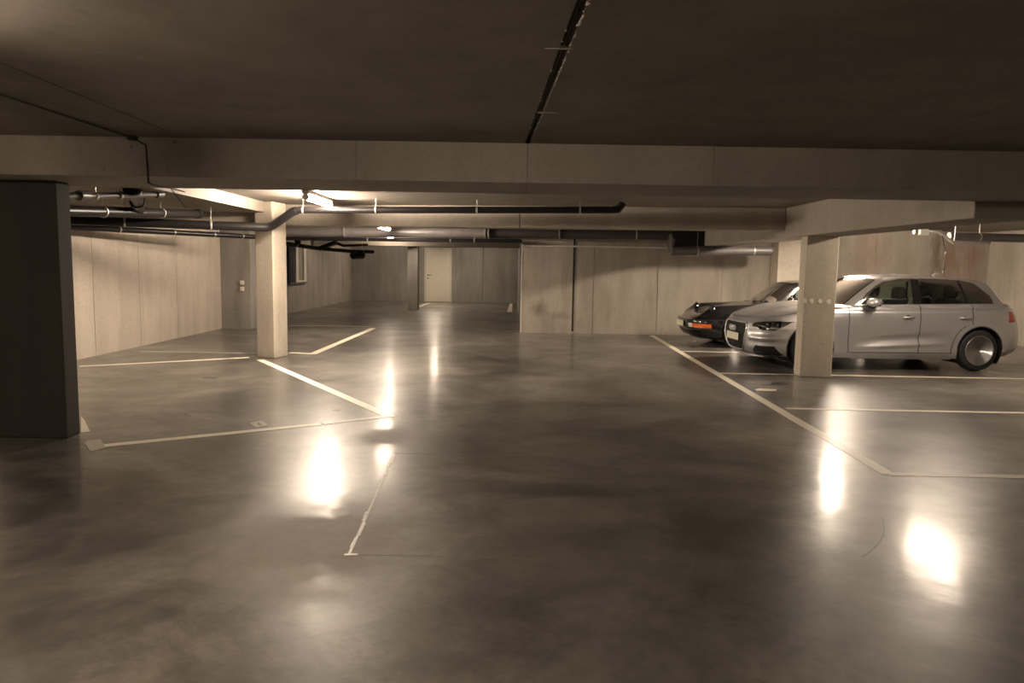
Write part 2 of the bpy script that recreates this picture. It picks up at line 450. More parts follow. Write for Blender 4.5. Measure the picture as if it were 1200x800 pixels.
# ------------------------------------------------------------------ walls
def wall(name, a, b, z0, z1, joints, mat, thick=.25, groove=.012, parent=None):
    """a->b visible face in plan; body lies to the left of a->b. joints: distances along"""
    a = Vector(a[:2]); b = Vector(b[:2]); L = (b-a).length; d = (b-a)/L; n = Vector((-d.y, d.x))
    js = [0]+sorted(joints)+[L]; bm = BM(); dp = .015
    for i in range(len(js)-1):
        s0 = js[i]+(groove/2 if i else 0); s1 = js[i+1]-(groove/2 if i < len(js)-2 else 0)
        p = a+d*s0; q = a+d*s1
        prism(bm, [p, q, q+n*dp, p+n*dp], z0, z1)
    prism(bm, [a+n*dp, b+n*dp, b+n*thick, a+n*thick], z0, z1)
    return struct(name, bm, mat, parent)
xw = -6.45
jl = [-xw*F/(600-px) for px in (60, 109, 163, 207)]
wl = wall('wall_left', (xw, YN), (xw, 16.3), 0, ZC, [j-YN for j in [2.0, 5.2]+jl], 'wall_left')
# projecting pier of the left wall
bm = BM(); box(bm, xw-.2, -5.8, 16.3, 17.2, 0, ZC); struct('wall_pier', bm, 'wall_far')
# far part of left wall
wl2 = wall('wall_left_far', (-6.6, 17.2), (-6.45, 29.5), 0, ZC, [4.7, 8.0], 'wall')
# back wall with door opening
YB = 29.5
dl, dr = atY(497.5, 300, YB).x, atY(529.5, 300, YB).x
wj = [atY(px, 320, YB).x+6.8 for px in (425, 566)]
bm = BM()
box(bm, -6.8, dl, YB, YB+.25, 0, ZC); box(bm, dr, atY(566, 320, YB).x-.01, YB, YB+.25, 0, ZC); box(bm, atY(566, 320, YB).x+.01, .3, YB, YB+.25, 0, ZC)
box(bm, dl, dr, YB, YB+.25, 2.15, ZC); box(bm, dl, .3, YB+.2, YB+.3, 0, ZC)
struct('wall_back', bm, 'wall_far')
# door
bm = BM(); w_ = .07
box(bm, dl, dl+w_, YB-.03, YB+.12, 0, 2.15); box(bm, dr-w_, dr, YB-.03, YB+.12, 0, 2.15); box(bm, dl+w_, dr-w_, YB-.03, YB+.12, 2.08, 2.15)
door = struct('door_1', bm, 'frame')
bm = BM(); box(bm, dl+w_+.005, dr-w_-.005, YB, YB+.045, .012, 2.075); leaf = link('door_leaf', bm, 'doorp', door, bevel=.004)
hx = dl+w_+.07
bm = BM(); tube(bm, [(hx, YB, 1.07), (hx, YB-.055, 1.07), (hx+.13, YB-.055, 1.07)], .011, 10)
lathe(bm, [(.026, YB-.01), (.026, YB)], 'y', 16, (hx, 0, 1.07)); link('door_handle', bm, 'blackpl', leaf)
bm = BM(); lathe(bm, [(.026, YB-.01), (.026, YB)], 'y', 16, (hx, 0, .94)); link('keyhole_plate', bm, 'blackpl', leaf)
# middle wall (faces us) and its long left flank
YM = 16.55
def rust_wall():
    m = M['wall'].copy(); m.name = 'rust_stained_concrete'; nt = m.node_tree
    p = [n for n in nt.nodes if n.type == 'BSDF_PRINCIPLED'][0]; src = p.inputs['Base Color'].links[0].from_socket
    g = coords(nt); cur = src
    for (px, py, rx, rz, col, k) in ((1098, 292, .16, .75, (.10, .06, .035), .9), (1113, 300, .30, .9, (.22, .12, .075), .7), (1140, 300, .35, .9, (.24, .12, .08), .7), (1020, 296, .5, .7, (.27, .17, .12), .5),
            (632, 362, .25, .22, (.13, .11, .09), .8), (655, 370, .35, .12, (.15, .125, .10), .6), (845, 300, .22, .5, (.2, .16, .13), .4), (903, 268, .25, .12, (.12, .09, .07), .8)):
        c = atY(px, py, 16.55)
        mp = nt.nodes.new('ShaderNodeMapping'); mp.inputs['Scale'].default_value = (1/rx, 0, 1/rz); mp.inputs['Location'].default_value = (-c.x/rx, 0, -c.z/rz)
        nt.links.new(g, mp.inputs[0]); ln = nt.nodes.new('ShaderNodeVectorMath'); ln.operation = 'LENGTH'; nt.links.new(mp.outputs[0], ln.inputs[0])
        ad = nt.nodes.new('ShaderNodeMath'); ad.operation = 'MULTIPLY_ADD'; nt.links.new(noise(nt, coords(nt, (2.4, 1, .7)), 3.2, 7, .7), ad.inputs[0]); ad.inputs[1].default_value = 2.4; nt.links.new(ln.outputs['Value'], ad.inputs[2])
        mr = nt.nodes.new('ShaderNodeMapRange'); mr.inputs[1].default_value = 2.2; mr.inputs[2].default_value = 1.1; mr.inputs[4].default_value = k; nt.links.new(ad.outputs[0], mr.inputs[0])
        cur = mixc(nt, cur, col, mr.outputs[0])
    nt.links.new(cur, p.inputs['Base Color']); return m
M['rustwall'] = rust_wall(); XM = atY(612, 350, YM).x
js = [atY(px, 350, YM).x-XM for px in (671, 695, 770, 845)]
wm = wall('wall_middle', (XM, YM), (XR, YM), 0, ZC, js[1:]+[atY(985, 300, YM).x-XM, atY(1026, 300, YM).x-XM, atY(1108, 300, YM).x-XM], 'rustwall')
bm = BM(); box(bm, XM-.02, XM+js[0]-.01, YM-.02, YM+.01, 0, ZC); struct('wall_middle_panel', bm, 'rustwall')
bm = BM(); box(bm, XM+js[0]-.012, XM+js[0]+.03, YM-.02, YM+.005, .05, ZC); link('panel_joint', bm, 'joint', wm)
bm = BM(); box(bm, XM-.02, XM+.2, YM+.01, YF, 0, ZC); struct('wall_middle_flank', bm, 'wall_far')
bm = BM(); box(bm, XM-.035, XM-.015, YM-.03, YM-.005, .0, ZC); struct('trim_1', bm, 'render')
# right & rear enclosure
wall('wall_right', (XR, YM), (XR, YN), 0, ZC, [4, 8, 12, 16], 'wall')
wall('wall_near', (XR, YN), (XL, YN), 0, ZC, [4, 8, 12, 16], 'wall')
# pale pier on the middle wall
xa = atY(911, 320, 16.1).x
bm = BM(); box(bm, xa, xa+.62, 16.1, YM+.01, 0, ZC); o = link('concrete_pier', bm, 'render', origin=(xa+.3, 16.3, 0), bevel=.01)
tag(o, 'cream painted wall pier behind the black car, lit bright beside the right pillar', 'pillar')

# ------------------------------------------------------------------ pillars
A = at(301.5, 418); B = at(321.5, 420.3); Cc = at(337.5, 416.8)
D = A+(Cc-B)
bm = BM(); prism(bm, [A, B, Cc, D], 0, ZC)
cen = (A+B+Cc+D)/4
o = link('concrete_pillar', bm, 'pillar', origin=(cen.x, cen.y, 0), bevel=.012)
tag(o, 'pale square concrete pillar on the left, with the bent pipe crossing its top', 'pillar')
# right pillar
A = at(937, 441.3); B = at(974, 442.6)
dx = (B-A).normalized(); dy = Vector((-dx.y, dx.x, 0))*.36
bm = BM(); prism(bm, [A, B, B+dy, A+dy], 0, 1.99)
cen = (A+B)/2+dy/2
o = link('concrete_pillar', bm, 'pillar', origin=(cen.x, cen.y, 0), bevel=.012)
tag(o, 'concrete pillar on the right with pale round marks, in front of the silver car', 'pillar')
pr = o
for px in (943.5, 951, 960.5, 970):
    c = atY(px, 352.5+(px-943)*.03, A.y)-Vector((cen.x, cen.y, 0))
    bm = BM(); lathe(bm, [(.001, 0), (.03, .0), (.034, .003), (.034, .012)], 'y', 20, (0, 0, 0))
    q = link('filled_tie_hole', bm, 'render', pr); y = (A-cen).y+(B-A).y/(B-A).x*((c.x)-(A-cen).x)
    q.location = (c.x, y-.003, c.z)
# slim far pillar
A = at(477.5, 362.8); B = at(489.5, 363.2); dy = Vector((0, .35, 0))
bm = BM(); prism(bm, [A, B, B+dy, A+dy], 0, 2.07); cen = (A+B)/2+dy/2
o = link('concrete_pillar', bm, 'wall_far', origin=(cen.x, cen.y, 0), bevel=.012)
tag(o, 'slim dark concrete pillar far back, just left of the cream door', 'pillar')
# near left dark pillar
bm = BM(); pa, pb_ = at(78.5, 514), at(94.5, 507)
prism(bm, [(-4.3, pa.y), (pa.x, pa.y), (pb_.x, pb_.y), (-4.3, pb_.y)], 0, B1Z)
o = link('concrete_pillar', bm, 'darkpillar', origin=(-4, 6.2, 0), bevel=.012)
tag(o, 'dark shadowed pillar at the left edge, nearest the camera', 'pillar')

# ------------------------------------------------------------------ pipes
def clamp_bm(bm, c, d, r, rod=None):
    c = Vector(c); d = Vector(d).normalized()
    tube(bm, [c-d*.012, c+d*.012], r+.006, 16)
    if rod: tube(bm, [c+Vector((0, 0, r)), (c.x, c.y, rod)], .004, 6)
def pipe_thing(name, runs, clamps, mat, label, cat='pipe', rod=ZC, seg=14, group=None):
    """runs: list of (part name, pts, radius)"""
    o0 = runs[0][1][0]; root = empty(name, o0, label, cat, group=group); o0 = Vector(o0)
    for (nm, pts, r) in runs:
        bm = BM(); tube(bm, [Vector(p)-o0 for p in pts], r, seg); ob = link(nm, bm, mat, root, smooth=True)
        es = ob.modifiers.new('es', 'EDGE_SPLIT'); es.split_angle = 1.0
    for (c, d, r) in clamps:
        bm = BM(); clamp_bm(bm, Vector(c)-o0, d, r, None if rod is None else rod-o0.z); link('clamp', bm, 'zinc', root)
    return root
def lerp(a, b, t): return Vector(a)+(Vector(b)-Vector(a))*t
def arc(a, b, c, n=5, k=.35):
    """rounded corner a-b-c"""
    a, b, c = Vector(a), Vector(b), Vector(c); p = b+(a-b).normalized()*k; q = b+(c-b).normalized()*k
    return [p*(1-t)**2+b*2*t*(1-t)+q*t*t for t in [i/n for i in range(n+1)]]
# main pipe with the double bend over the left pillar
a0 = atY(60, 257, 9.6); a1 = atY(317, 266.5, 10.85); a2 = atY(346, 246, 10.7); a3 = atY(722, 246, 10.35); a4 = atY(727, 240, 10.38)
c1 = arc(a0, a1, a2, k=.09); c2 = arc(a1, a2, a3, k=.09)
cl = []
for px in (241, 112, 160):
    t = (atY(px, 260, 10.3).x-a0.x)/(a1.x-a0.x); cl.append((lerp(a0, a1, t), a1-a0, .062))
for px in (351, 439, 559, 679):
    t = (atY(px, 246, 10.5).x-a2.x)/(a3.x-a2.x); cl.append((lerp(a2, a3, t), a3-a2, .05))
pipe_thing('drain_pipe', [('lower_run', [a0]+c1[:3], .062), ('bend', c1[2:]+c2[:4], .060), ('upper_run', c2[3:]+[a3], .048),
    ('end_elbow', [a3-(a3-a2).normalized()*.05, a3+Vector((.03, 0, .01)), a3+Vector((.07, 0, .06)), a3+Vector((.09, 0, .10))], .052)], cl, 'pipe',
    'long dark drain pipe bending over the left pillar and ending in an elbow mid-ceiling')
# lower thin pipe behind it
b0 = atY(60, 264.5, 9.9); b1 = atY(300, 277.5, 14.6)
cl = [(lerp(b0, b1, t), b1-b0, .045) for t in (.25, .5, .72, .9)]
pipe_thing('drain_pipe', [('pipe_run', [b0, b1], .045)], cl, 'pipe', 'lowest thin dark pipe running along the left wall to the pier', rod=2.25)
# thick sloping pipe at far left
b0 = atY(60, 246.5, 7.6); b1 = atY(232, 250.5, 10.6)
cl = [(lerp(b0, b1, t), b1-b0, .062) for t in (.28, .68)]
pipe_thing('drain_pipe', [('pipe_run', [b0, b1], .06), ('end_cap', [b1-(b1-b0).normalized()*.04, b1+(b1-b0).normalized()*.05], .068)], cl, 'pipe',
           'thick dark pipe with a capped end, hanging between the front beam and the left wall', rod=2.25)
# upper small pipes
b0 = atY(58, 232, 7.0); b1 = atY(90, 229, 7.3); b2 = atY(112, 229.5, 7.6); b3 = atY(189, 227.5, 8.4)
pipe_thing('drain_pipe', [('pipe_run', [b0, b1, b2, b3], .032), ('pale_coupler', [atY(92, 229, 7.32), atY(102, 229.3, 7.45)], .05),
    ('end_socket', [atY(183, 227.6, 8.33), atY(190, 227.5, 8.42)], .04)], [(b2, b3-b2, .036), (lerp(b2, b3, .35), b3-b2, .036)], 'greypipe',
    'small grey pipe with a pale coupler right under the front beam', rod=2.25)
t0 = atY(155, 222, 8.0); t1 = atY(160, 233, 8.6); t2 = atY(163, 246, 9.2)
pipe_thing('branch_pipe', [('branch', [Vector((t0.x, t0.y, 2.25)), t0, t1, t2], .07), ('collar', [lerp(t1, t2, .2), lerp(t1, t2, .5)], .082)], [], 'pipe',
           'short black branch pipe dropping from the low slab into the thick pipe', rod=None)
# big duct beyond the second beam
d0 = atY(332, 271, 16.6); d1 = atY(572, 272.5, 16.35); d2 = atY(800, 274.5, 15.9)
def rect_duct(root, name, a, b, h, w, mat, z):
    o0 = Vector(root.location); bm = BM(); a = Vector(a)-o0; b = Vector(b)-o0
    tube(bm, [a, b], h/2, 28); 
    ob = link(name, bm, mat, root, smooth=True); es = ob.modifiers.new('es', 'EDGE_SPLIT'); es.split_angle = 1.0
root = empty('ventilation_duct', d0, 'long round grey duct hanging under the ceiling beyond the second beam', 'duct')
e = atY(492, 272, 16.42)
rect_duct(root, 'duct_section', d0, e, .245, 0, 'duct', 0); rect_duct(root, 'duct_section', e, d1, .25, 0, 'duct', 0)
rect_duct(root, 'dark_section', d1, d2, .24, 0, 'darkduct', 0)
for px in (402, 573, 569, 655, 743):
    t = (atY(px, 272, 16.3).x-d0.x)/(d2.x-d0.x); c = lerp(d0, d2, t)-d0
    bm = BM(); clamp_bm(bm, c, d2-d0, .125, ZC-d0.z); link('clamp', bm, 'zinc', root)
# lower dark pipe hugging the duct
b0 = atY(335, 279.5, 16.5); b1 = atY(612, 282.5, 16.25)
pipe_thing('drain_pipe', [('pipe_run', [b0, b1], .038)], [(lerp(b0, b1, t), b1-b0, .038) for t in (.35, .7, .8)], 'pipe',
           'thin black pipe hung along the underside of the grey duct', rod=2.2)
# silencer box + right hand pipe
s0 = atY(786, 283.5, 15.75); s1 = atY(826, 283.5, 15.75)
root = empty('duct_box', (s0.x, 15.75, 1.85), 'black box-shaped duct end hanging before the middle wall', 'duct')
o0 = Vector(root.location)
bm = BM(); box(bm, 0, s1.x-s0.x, -.18, .2, s0.z-.10-o0.z, ZC-o0.z); link('box_body', bm, 'pipe', root, bevel=.015)
bm = BM(); lathe(bm, [(.19, -.03), (.2, 0), (.2, .05), (.16, .05)], 'x', 28, (0, 0, s0.z-.02-o0.z)); link('collar', bm, 'greypipe', root, smooth=True)
b0 = atY(787, 294, 15.5); b1 = atY(903, 293.8, 15.5)
pipe_thing('drain_pipe', [('pipe_run', [b0, b1], .1), ('rounded_end', [b1, b1+Vector((.04, 0, -.005)), b1+Vector((.07, 0, -.01))], [.1, .09, .05])],
           [(atY(817, 294, 15.5), (1, 0, 0), .1), (atY(883, 294, 15.5), (1, 0, 0), .1)], 'greypipe', 'thick grey pipe with a rounded end before the bright part of the middle wall', rod=ZC)
# white conduit
c0 = atY(611, 287.5, 16.5); c1 = atY(783, 290.5, 16.5)
pipe_thing('conduit', [('conduit_run', [c0, c1], .018)], [(lerp(c0, c1, t), c1-c0, .024) for t in (.02, .05, .4, .75)], 'conduit',
           'thin white conduit fixed along the top of the middle wall', rod=None)
# black pipe cluster at the far left
z0 = 20.0
p0 = atY(325, 283.5, 17.5); p1 = atY(368, 290.5, 19); p2 = atY(412, 294.5, 20.5); p3 = atY(437, 295, 21.3)
root = pipe_thing('drain_pipe', [('pipe_run', [p0, p1, p2, p3], .05), ('branch', [lerp(p1, p2, .15), atY(385, 287, 19.6), atY(393, 284, 20)], .06),
    ('trap', [atY(414, 299, 20.6), atY(424, 299, 21)], .11), ('branch', [atY(350, 286, 18.2), atY(348, 280.5, 18.2)], .07), ('branch', [atY(393, 284, 20), atY(402, 288, 20.2), atY(430, 286.5, 21.5)], .035)],
    [(lerp(p0, p1, .5), p1-p0, .05), (lerp(p2, p3, .5), p3-p2, .05)], 'pipe', 'black pipe cluster with a drop trap under the far left ceiling')
# right: galvanised fitting with hanging cable
YR = 11.6
f0 = atY(1071, 271.5, YR); root = empty('pipe_fitting', f0, 'shiny galvanised pipe fitting with an open end, above the silver car', 'pipe')
def tp(bm, pts, r, seg=12): tube(bm, [atY(px, py, YR)-f0 for px, py in pts], r, seg)
bm = BM(); lathe(bm, [(.03, .0), (.045, .0), (.045, .05), (.03, .05)], 'x', 20); link('open_end', bm, 'zinc', root)
bm = BM(); lathe(bm, [(.001, .012), (.03, .012), (.03, .04)], 'x', 20); link('bore', bm, 'joint', root)
bm = BM(); a = atY(1077, 275.5, YR)-f0; b = atY(1087.5, 268.5, YR)-f0; box(bm, a.x, b.x, -.05, .05, a.z, b.z); link('junction_block', bm, 'conduit', root, bevel=.012)
bm = BM(); tp(bm, [(1086, 270.8), (1102, 271), (1104.5, 273.5), (1114, 282), (1117, 283.5), (1131, 284.5), (1160, 284.5)], .02); link('galvanised_tube', bm, 'zinc', root, smooth=True)
for ee in ([(1101, 271), (1105, 274.5)], [(1112.5, 280.5), (1118, 284)]):
    bm = BM(); tp(bm, ee, .03); link('elbow', bm, 'zinc', root)
for hx2, hz2 in ((.12, .0), (.64, -.12)):
    bm = BM(); tube(bm, [(hx2, 0, hz2), (hx2, 0, ZC-f0.z)], .005, 6); link('hanger', bm, 'zinc', root)
root = empty('hanging_cable', atY(1106, 284, YR), 'thin dark cable hanging from the galvanised fitting, on the right', 'cable')
f1 = Vector(root.location)
bm = BM(); tube(bm, [atY(px, py, YR)-f1 for px, py in ((1104, 275), (1106, 284), (1108, 297), (1107.5, 307), (1105, 319))], .006, 6); link('cable_run', bm, 'cable', root)
for q0_, q1_ in (((1104.7, 317), (1105, 319.5)), ((1108, 295), (1108, 297))):
    bm = BM(); tube(bm, [atY(*q0_, YR)-f1, atY(*q1_, YR)-f1], .012, 8); link('cable_clip', bm, 'zinc', root)
YR2 = 12.4
b0 = atY(1112, 277, YR2); b1 = atY(1230, 280, YR2)
pipe_thing('drain_pipe', [('pipe_run', [b0, b1], .07)], [(lerp(b0, b1, .3), b1-b0, .07)], 'greypipe', 'grey pipe behind the galvanised fitting at the right edge')

# cable on ceiling and front beam
k0 = ceilpt(66, 130); k1 = ceilpt(170, 164.5)
kk = k0+(k0-k1)*1.2
zb = B1Z-.012
pb = [atY(174, 214, B1F-.012), at(180, 217, zb), at(200, 220.5, zb), at(216, 224.5, zb)]
root = empty('ceiling_cable', (k1.x, k1.y, ZC), 'thin dark cable along the ceiling and down the face of the front beam', 'cable')
bm = BM(); o0 = Vector(root.location)
pts = [kk+Vector((0, 0, -.012)), k1+Vector((0, -.03, -.012)), Vector((atY(171, 170, B1F-.012))), pb[0], pb[1]+Vector((0, 0, 0)), pb[2], pb[3]]
pts[1].y = min(pts[1].y, B1F-.03)
tube(bm, [p-o0 for p in pts], .0055, 8); link('cable_run', bm, 'cable', root, smooth=True)
bm = BM(); p = pts[1]-o0; box(bm, p.x-.03, p.x+.03, p.y-.03, p.y+.025, -.03, 0); link('junction_clip', bm, 'blackpl', root, bevel=.005)
bm = BM(); p = pb[2]-o0; tube(bm, [p, p+Vector((0, .3, -.15))], .005, 6); link('cable_tail', bm, 'cable', root)

# ------------------------------------------------------------------ small wall items
for py, wd in ((331, 'upper'), (338.5, 'lower')):
    c = atY(284, py, 16.3-.0); root = empty('wall_switch', (c.x, 16.3, c.z), 'small cream light switch on the left wall pier, %s of the two' % wd, 'switch')
    bm = BM(); box(bm, -.045, .045, -.035, 0, -.045, .045); link('switch_box', bm, 'switch', root, bevel=.01)
    bm = BM(); box(bm, -.025, .025, -.043, -.034, -.028, .028); link('rocker', bm, 'frame', root, bevel=.003)
# vent hatch on far left wall: dark louvre and pale open panel
def wx(Y): return -6.6+(Y-17.2)*.15/12.3
def wallpt(px, py):
    d = ray(px, py); Y = 20.0
    for _ in range(8): Y = wx(Y)*d.y/d.x
    return atY(px, py, Y)
q0, q1, q2 = wallpt(336.5, 310), wallpt(344, 310), wallpt(356.5, 310)
zt, zb_ = wallpt(350, 288).z, wallpt(350, 330.5).z
root = empty('vent_hatch', (wx(q0.y), (q0.y+q2.y)/2, zb_), 'wall vent with dark louvres and pale panel, just past the left pillar', 'vent')
o0 = Vector(root.location)
H_ = zt-zb_
bm = BM(); box(bm, -.02, .05, q0.y-o0.y, q1.y-o0.y-.03, 0, H_); link('louvre_backing', bm, 'joint', root)
bm = BM()
for i in range(16):
    z = H_*(i+.5)/16; box(bm, .04, .085, q0.y-o0.y+.03, q1.y-o0.y-.06, z-.008, z+.008)
link('louvre_slats', bm, 'blackpl', root)
bm = BM(); ya, yb = q1.y-o0.y, q2.y-o0.y
box(bm, -.02, .09, ya, yb, 0, .06); box(bm, -.02, .09, ya, yb, H_-.06, H_); box(bm, -.02, .09, ya, ya+.22, .06, H_-.06); box(bm, -.02, .09, yb-.25, yb, .06, H_-.06)
link('panel_frame', bm, 'render', root, bevel=.008)
bm = BM(); box(bm, -.02, .04, ya+.22, yb-.25, .06, H_-.06); link('panel_inset', bm, 'wall', root)
bm = BM(); box(bm, -.02, .1, q0.y-o0.y, yb, -.05, 0); link('sill', bm, 'greypipe', root)

# ------------------------------------------------------------------ lamps
LCOL = (1.0, .812, .635)
def lamp(x, y, z, power, label, rz=0, length=1.25, group=None):
    root = empty('ceiling_lamp', (x, y, z), label, 'lamp', rz)
    bm = BM(); prism(bm, [(-.05, -length/2), (.05, -length/2), (.05, length/2), (-.05, length/2)], -.0, .05); link('housing', bm, 'lampbody', root, bevel=.008)
    bm = BM(); tube(bm, [(0, -length/2+.03, -.035), (0, length/2-.03, -.035)], .04, 16)
    t = link('diffuser', bm, emit('lamp_light_%d' % len(bpy.data.materials), LCOL, power), root, smooth=True)
    for q in (-1, 1):
        bm = BM(); tube(bm, [(0, q*length/2, -.035), (0, q*(length/2-.03), -.035)], .043, 16); link('end_cap', bm, 'lampbody', root)
    if z+.05 < ZC-.02:
        for yy in (-.4, .4):
            bm = BM(); tube(bm, [(0, yy, .05), (0, yy, ZC-z)], .006, 6); link('suspension_rod', bm, 'zinc', root)
    return root
LP = 560
lamp(-2.65, 10.1, ZC-.05, LP*1.15, 'glaring strip lamp on the ceiling beside the left pillar')
lamp(-2.65, 15.1, ZC-.15, LP*.5, 'glaring strip lamp just beyond the second beam, right of the left pillar')
lamp(-3.5, 13.7, ZC-.05, LP*.2, 'strip lamp hidden behind the second beam, mirrored in the floor near the lane')
lamp(-3.87, 23.1, ZC-.05, LP*.17, 'strip lamp at the far end, mirrored as the farther bright patch on the floor')
lamp(-2.9, 27.2, ZC-.05, LP*.38, 'added unseen strip lamp brightening the back wall, behind the farthest beam')  # unseen lamp added to brighten the back wall and the door
lamp(5.75, 9.6, ZC-.05, LP*.36, 'strip lamp over the silver car, hidden by the right girder')
lamp(5.85, 13.4, ZC-.05, LP*1.2, 'strip lamp between the silver and the black car, hidden by the right girder')
lamp(-2.5, 2.2, ZC-.05, LP*.42, 'strip lamp on the near ceiling, left of the camera')
lamp(3.2, -1.2, ZC-.05, LP*.26, 'strip lamp on the near ceiling, behind the camera')

w = bpy.data.worlds.new('world'); C.world = w; w.use_nodes = True
w.node_tree.nodes['Background'].inputs[0].default_value = (1, .85, .7, 1); w.node_tree.nodes['Background'].inputs[1].default_value = .0
M['darklens'] = plain('round_lamp_glass', (.10, .10, .095), .15, coat=1)
# ------------------------------------------------------------------ cars
def pchip_axis(P, t):
    """P: (n, ...) control values at 0..n-1; t: sample positions. monotone cubic"""
    P = np.asarray(P, float); n = len(P); d = P[1:]-P[:-1]; m = np.zeros_like(P)
    if n > 2:
        a, b = d[:-1], d[1:]
        with np.errstate(divide='ignore', invalid='ignore'):
            h = np.where(a*b > 0, 2*a*b/(a+b), 0)
        m[1:-1] = h
    m[0] = d[0]; m[-1] = d[-1]
    i = np.clip(np.floor(t).astype(int), 0, n-2); f = (t-i).reshape((-1,)+(1,)*(P.ndim-1))
    h00 = 2*f**3-3*f**2+1; h10 = f**3-2*f**2+f; h01 = -2*f**3+3*f**2; h11 = f**3-f**2
    return h00*P[i]+h10*m[i]+h01*P[i+1]+h11*m[i+1]
def cat_axis(P, t):
    """smooth Catmull-Rom"""
    P = np.asarray(P, float); n = len(P); m = np.zeros_like(P)
    m[1:-1] = (P[2:]-P[:-2])/2; m[0] = P[1]-P[0]; m[-1] = P[-1]-P[-2]
    i = np.clip(np.floor(t).astype(int), 0, n-2); f = (t-i).reshape((-1,)+(1,)*(P.ndim-1))
    h00 = 2*f**3-3*f**2+1; h10 = f**3-2*f**2+f; h01 = -2*f**3+3*f**2; h11 = f**3-f**2
    return h00*P[i]+h10*m[i]+h01*P[i+1]+h11*m[i+1]
def samples(P, step):
    """parameter samples so neighbouring samples are about step apart (widest over the other axis)"""
    P = np.asarray(P, float); seg = np.linalg.norm(P[1:]-P[:-1], axis=-1).max(axis=1)
    t = []
    for i, s in enumerate(seg):
        k = max(2, int(math.ceil(s/step))); t += [i+j/k for j in range(k)]
    return np.array(t+[len(seg)])
def surface(ctrl, step=.012, fn=cat_axis):
    ctrl = np.array(ctrl, float)                       # (U, V, 3)
    tu = samples(ctrl, step); tv = samples(ctrl.transpose(1, 0, 2), step)
    A = fn(ctrl, tu); B = fn(A.transpose(1, 0, 2), tv).transpose(1, 0, 2)
    return B, tu, tv
def inpoly(x, z, poly):
    r = np.zeros(x.shape, bool); n = len(poly)
    for i in range(n):
        x0, z0 = poly[i]; x1, z1 = poly[(i+1) % n]
        c = ((z0 > z) != (z1 > z)) & (x < (x1-x0)*(z-z0)/((z1-z0) if z1 != z0 else 1e-9)+x0); r ^= c
    return r
def emit_parts(G, keys, spec, root, prefix_parts, side=1):
    """G (U,V,3) grid, keys (U-1,V-1) part index per face (-1 drop); spec: idx -> (name, mat, parent_key, smooth)"""
    U, V, _ = G.shape
    for k, (name, mat, par, both) in spec.items():
        fu, fv = np.nonzero(keys == k)
        if len(fu) == 0: continue
        sides = ((1, -1),) if both else ((1,), (-1,))
        for ss in sides:
            verts = []; faces = []
            for s in ss:
                idx = {}; 
                for a, b in zip(fu.tolist(), fv.tolist()):
                    q = []
                    for (i, j) in ((a, b), (a+1, b), (a+1, b+1), (a, b+1)):
                        w = idx.get((i, j))
                        if w is None:
                            p = G[i, j]
                            if both and abs(p[1]) < 1e-5: 
                                w = prefix_parts.setdefault(('c', k, i, j), None)
                                if w is None or s == ss[0]:
                                    w = len(verts); verts.append((p[0], 0, p[2])); prefix_parts[('c', k, i, j)] = w
                            else:
                                w = len(verts); verts.append((p[0], s*p[1], p[2]))
                            idx[(i, j)] = w
                        if w not in q: q.append(w)
                    if len(q) > 2: faces.append(q if s > 0 else q[::-1])
            me = bpy.data.meshes.new(name); me.from_pydata(verts, [], faces); me.validate()
            me.materials.append(M[mat]); me.polygons.foreach_set('use_smooth', [True]*len(me.polygons))
            o = bpy.data.objects.new(name, me); COL.objects.link(o); 
            pr = root if par is None else prefix_parts.get((par, 0 if both else ss[0])) or prefix_parts.get((par, 0)) or root
            o.parent = pr; prefix_parts[(name, 0 if both else ss[0])] = o
    return prefix_parts
def cpart(name, bm, mat, root, smooth=False, bevel=0, split=False):
    o = link(name, bm, mat, root, smooth=smooth, bevel=bevel)
    if split: e = o.modifiers.new('es', 'EDGE_SPLIT'); e.split_angle = .7
    return o
def wheel(root, x, y, r, rimr, w, spokes, mat='alloy', turn=0):
    """y signed centre of tyre"""
    s = 1 if y > 0 else -1
    bm = BM(); prof = []
    for i in range(17):
        t = PI*i/16; prof.append((rimr+ (r-rimr)*math.sin(t)**.45 if 0 < i < 16 else rimr, -w/2*math.cos(t)))
    lathe(bm, prof+[(rimr-.005, w/2), (rimr-.005, -w/2)], 'y', 48, (0, 0, 0), close=True)
    ty = cpart('wheel', bm, 'rubber', root, smooth=True); ty.location = (x, y, r)
    f = s*w/2
    bm = BM(); lathe(bm, [(rimr, f), (rimr-.012, f*1.02), (rimr-.022, f*.85), (rimr-.028, f*.2), (rimr-.03, -f*.9)], 'y', 48)
    rim = cpart('rim', bm, mat, ty, smooth=True)
    bm = BM()
    for k in range(spokes):
        a = 2*PI*k/spokes; R = Matrix.Rotation(a, 3, 'Y')
        for da, wd in ((-.09, .018), (.09, .018)):
            p = [(-.5*wd+.0, f*.80, .05), (.5*wd, f*.80, .05), (.5*wd+math.sin(da)*rimr*.8, f*.9, rimr-.02), (-.5*wd+math.sin(da)*rimr*.8, f*.9, rimr-.02)]
            q = [(a_[0], a_[1]-s*.03, a_[2]) for a_ in p]
            v = [bm.verts.new(R @ Vector(z)) for z in p+q]
            for fc in ((0, 1, 2, 3), (4, 7, 6, 5), (0, 4, 5, 1), (1, 5, 6, 2), (2, 6, 7, 3), (3, 7, 4, 0)): bm.faces.new([v[i] for i in fc])
    lathe(bm, [(.001, f*.9), (.03, f*.9), (.055, f*.82), (.06, f*.6)], 'y', 24)
    cpart('spokes', bm, mat, ty)
    bm = BM(); lathe(bm, [(.14, -f*.1), (.14, -f*.25), (.02, -f*.25), (.02, -f*.1)], 'y', 32, close=True); cpart('brake_disc', bm, 'zinc', ty)
    return ty
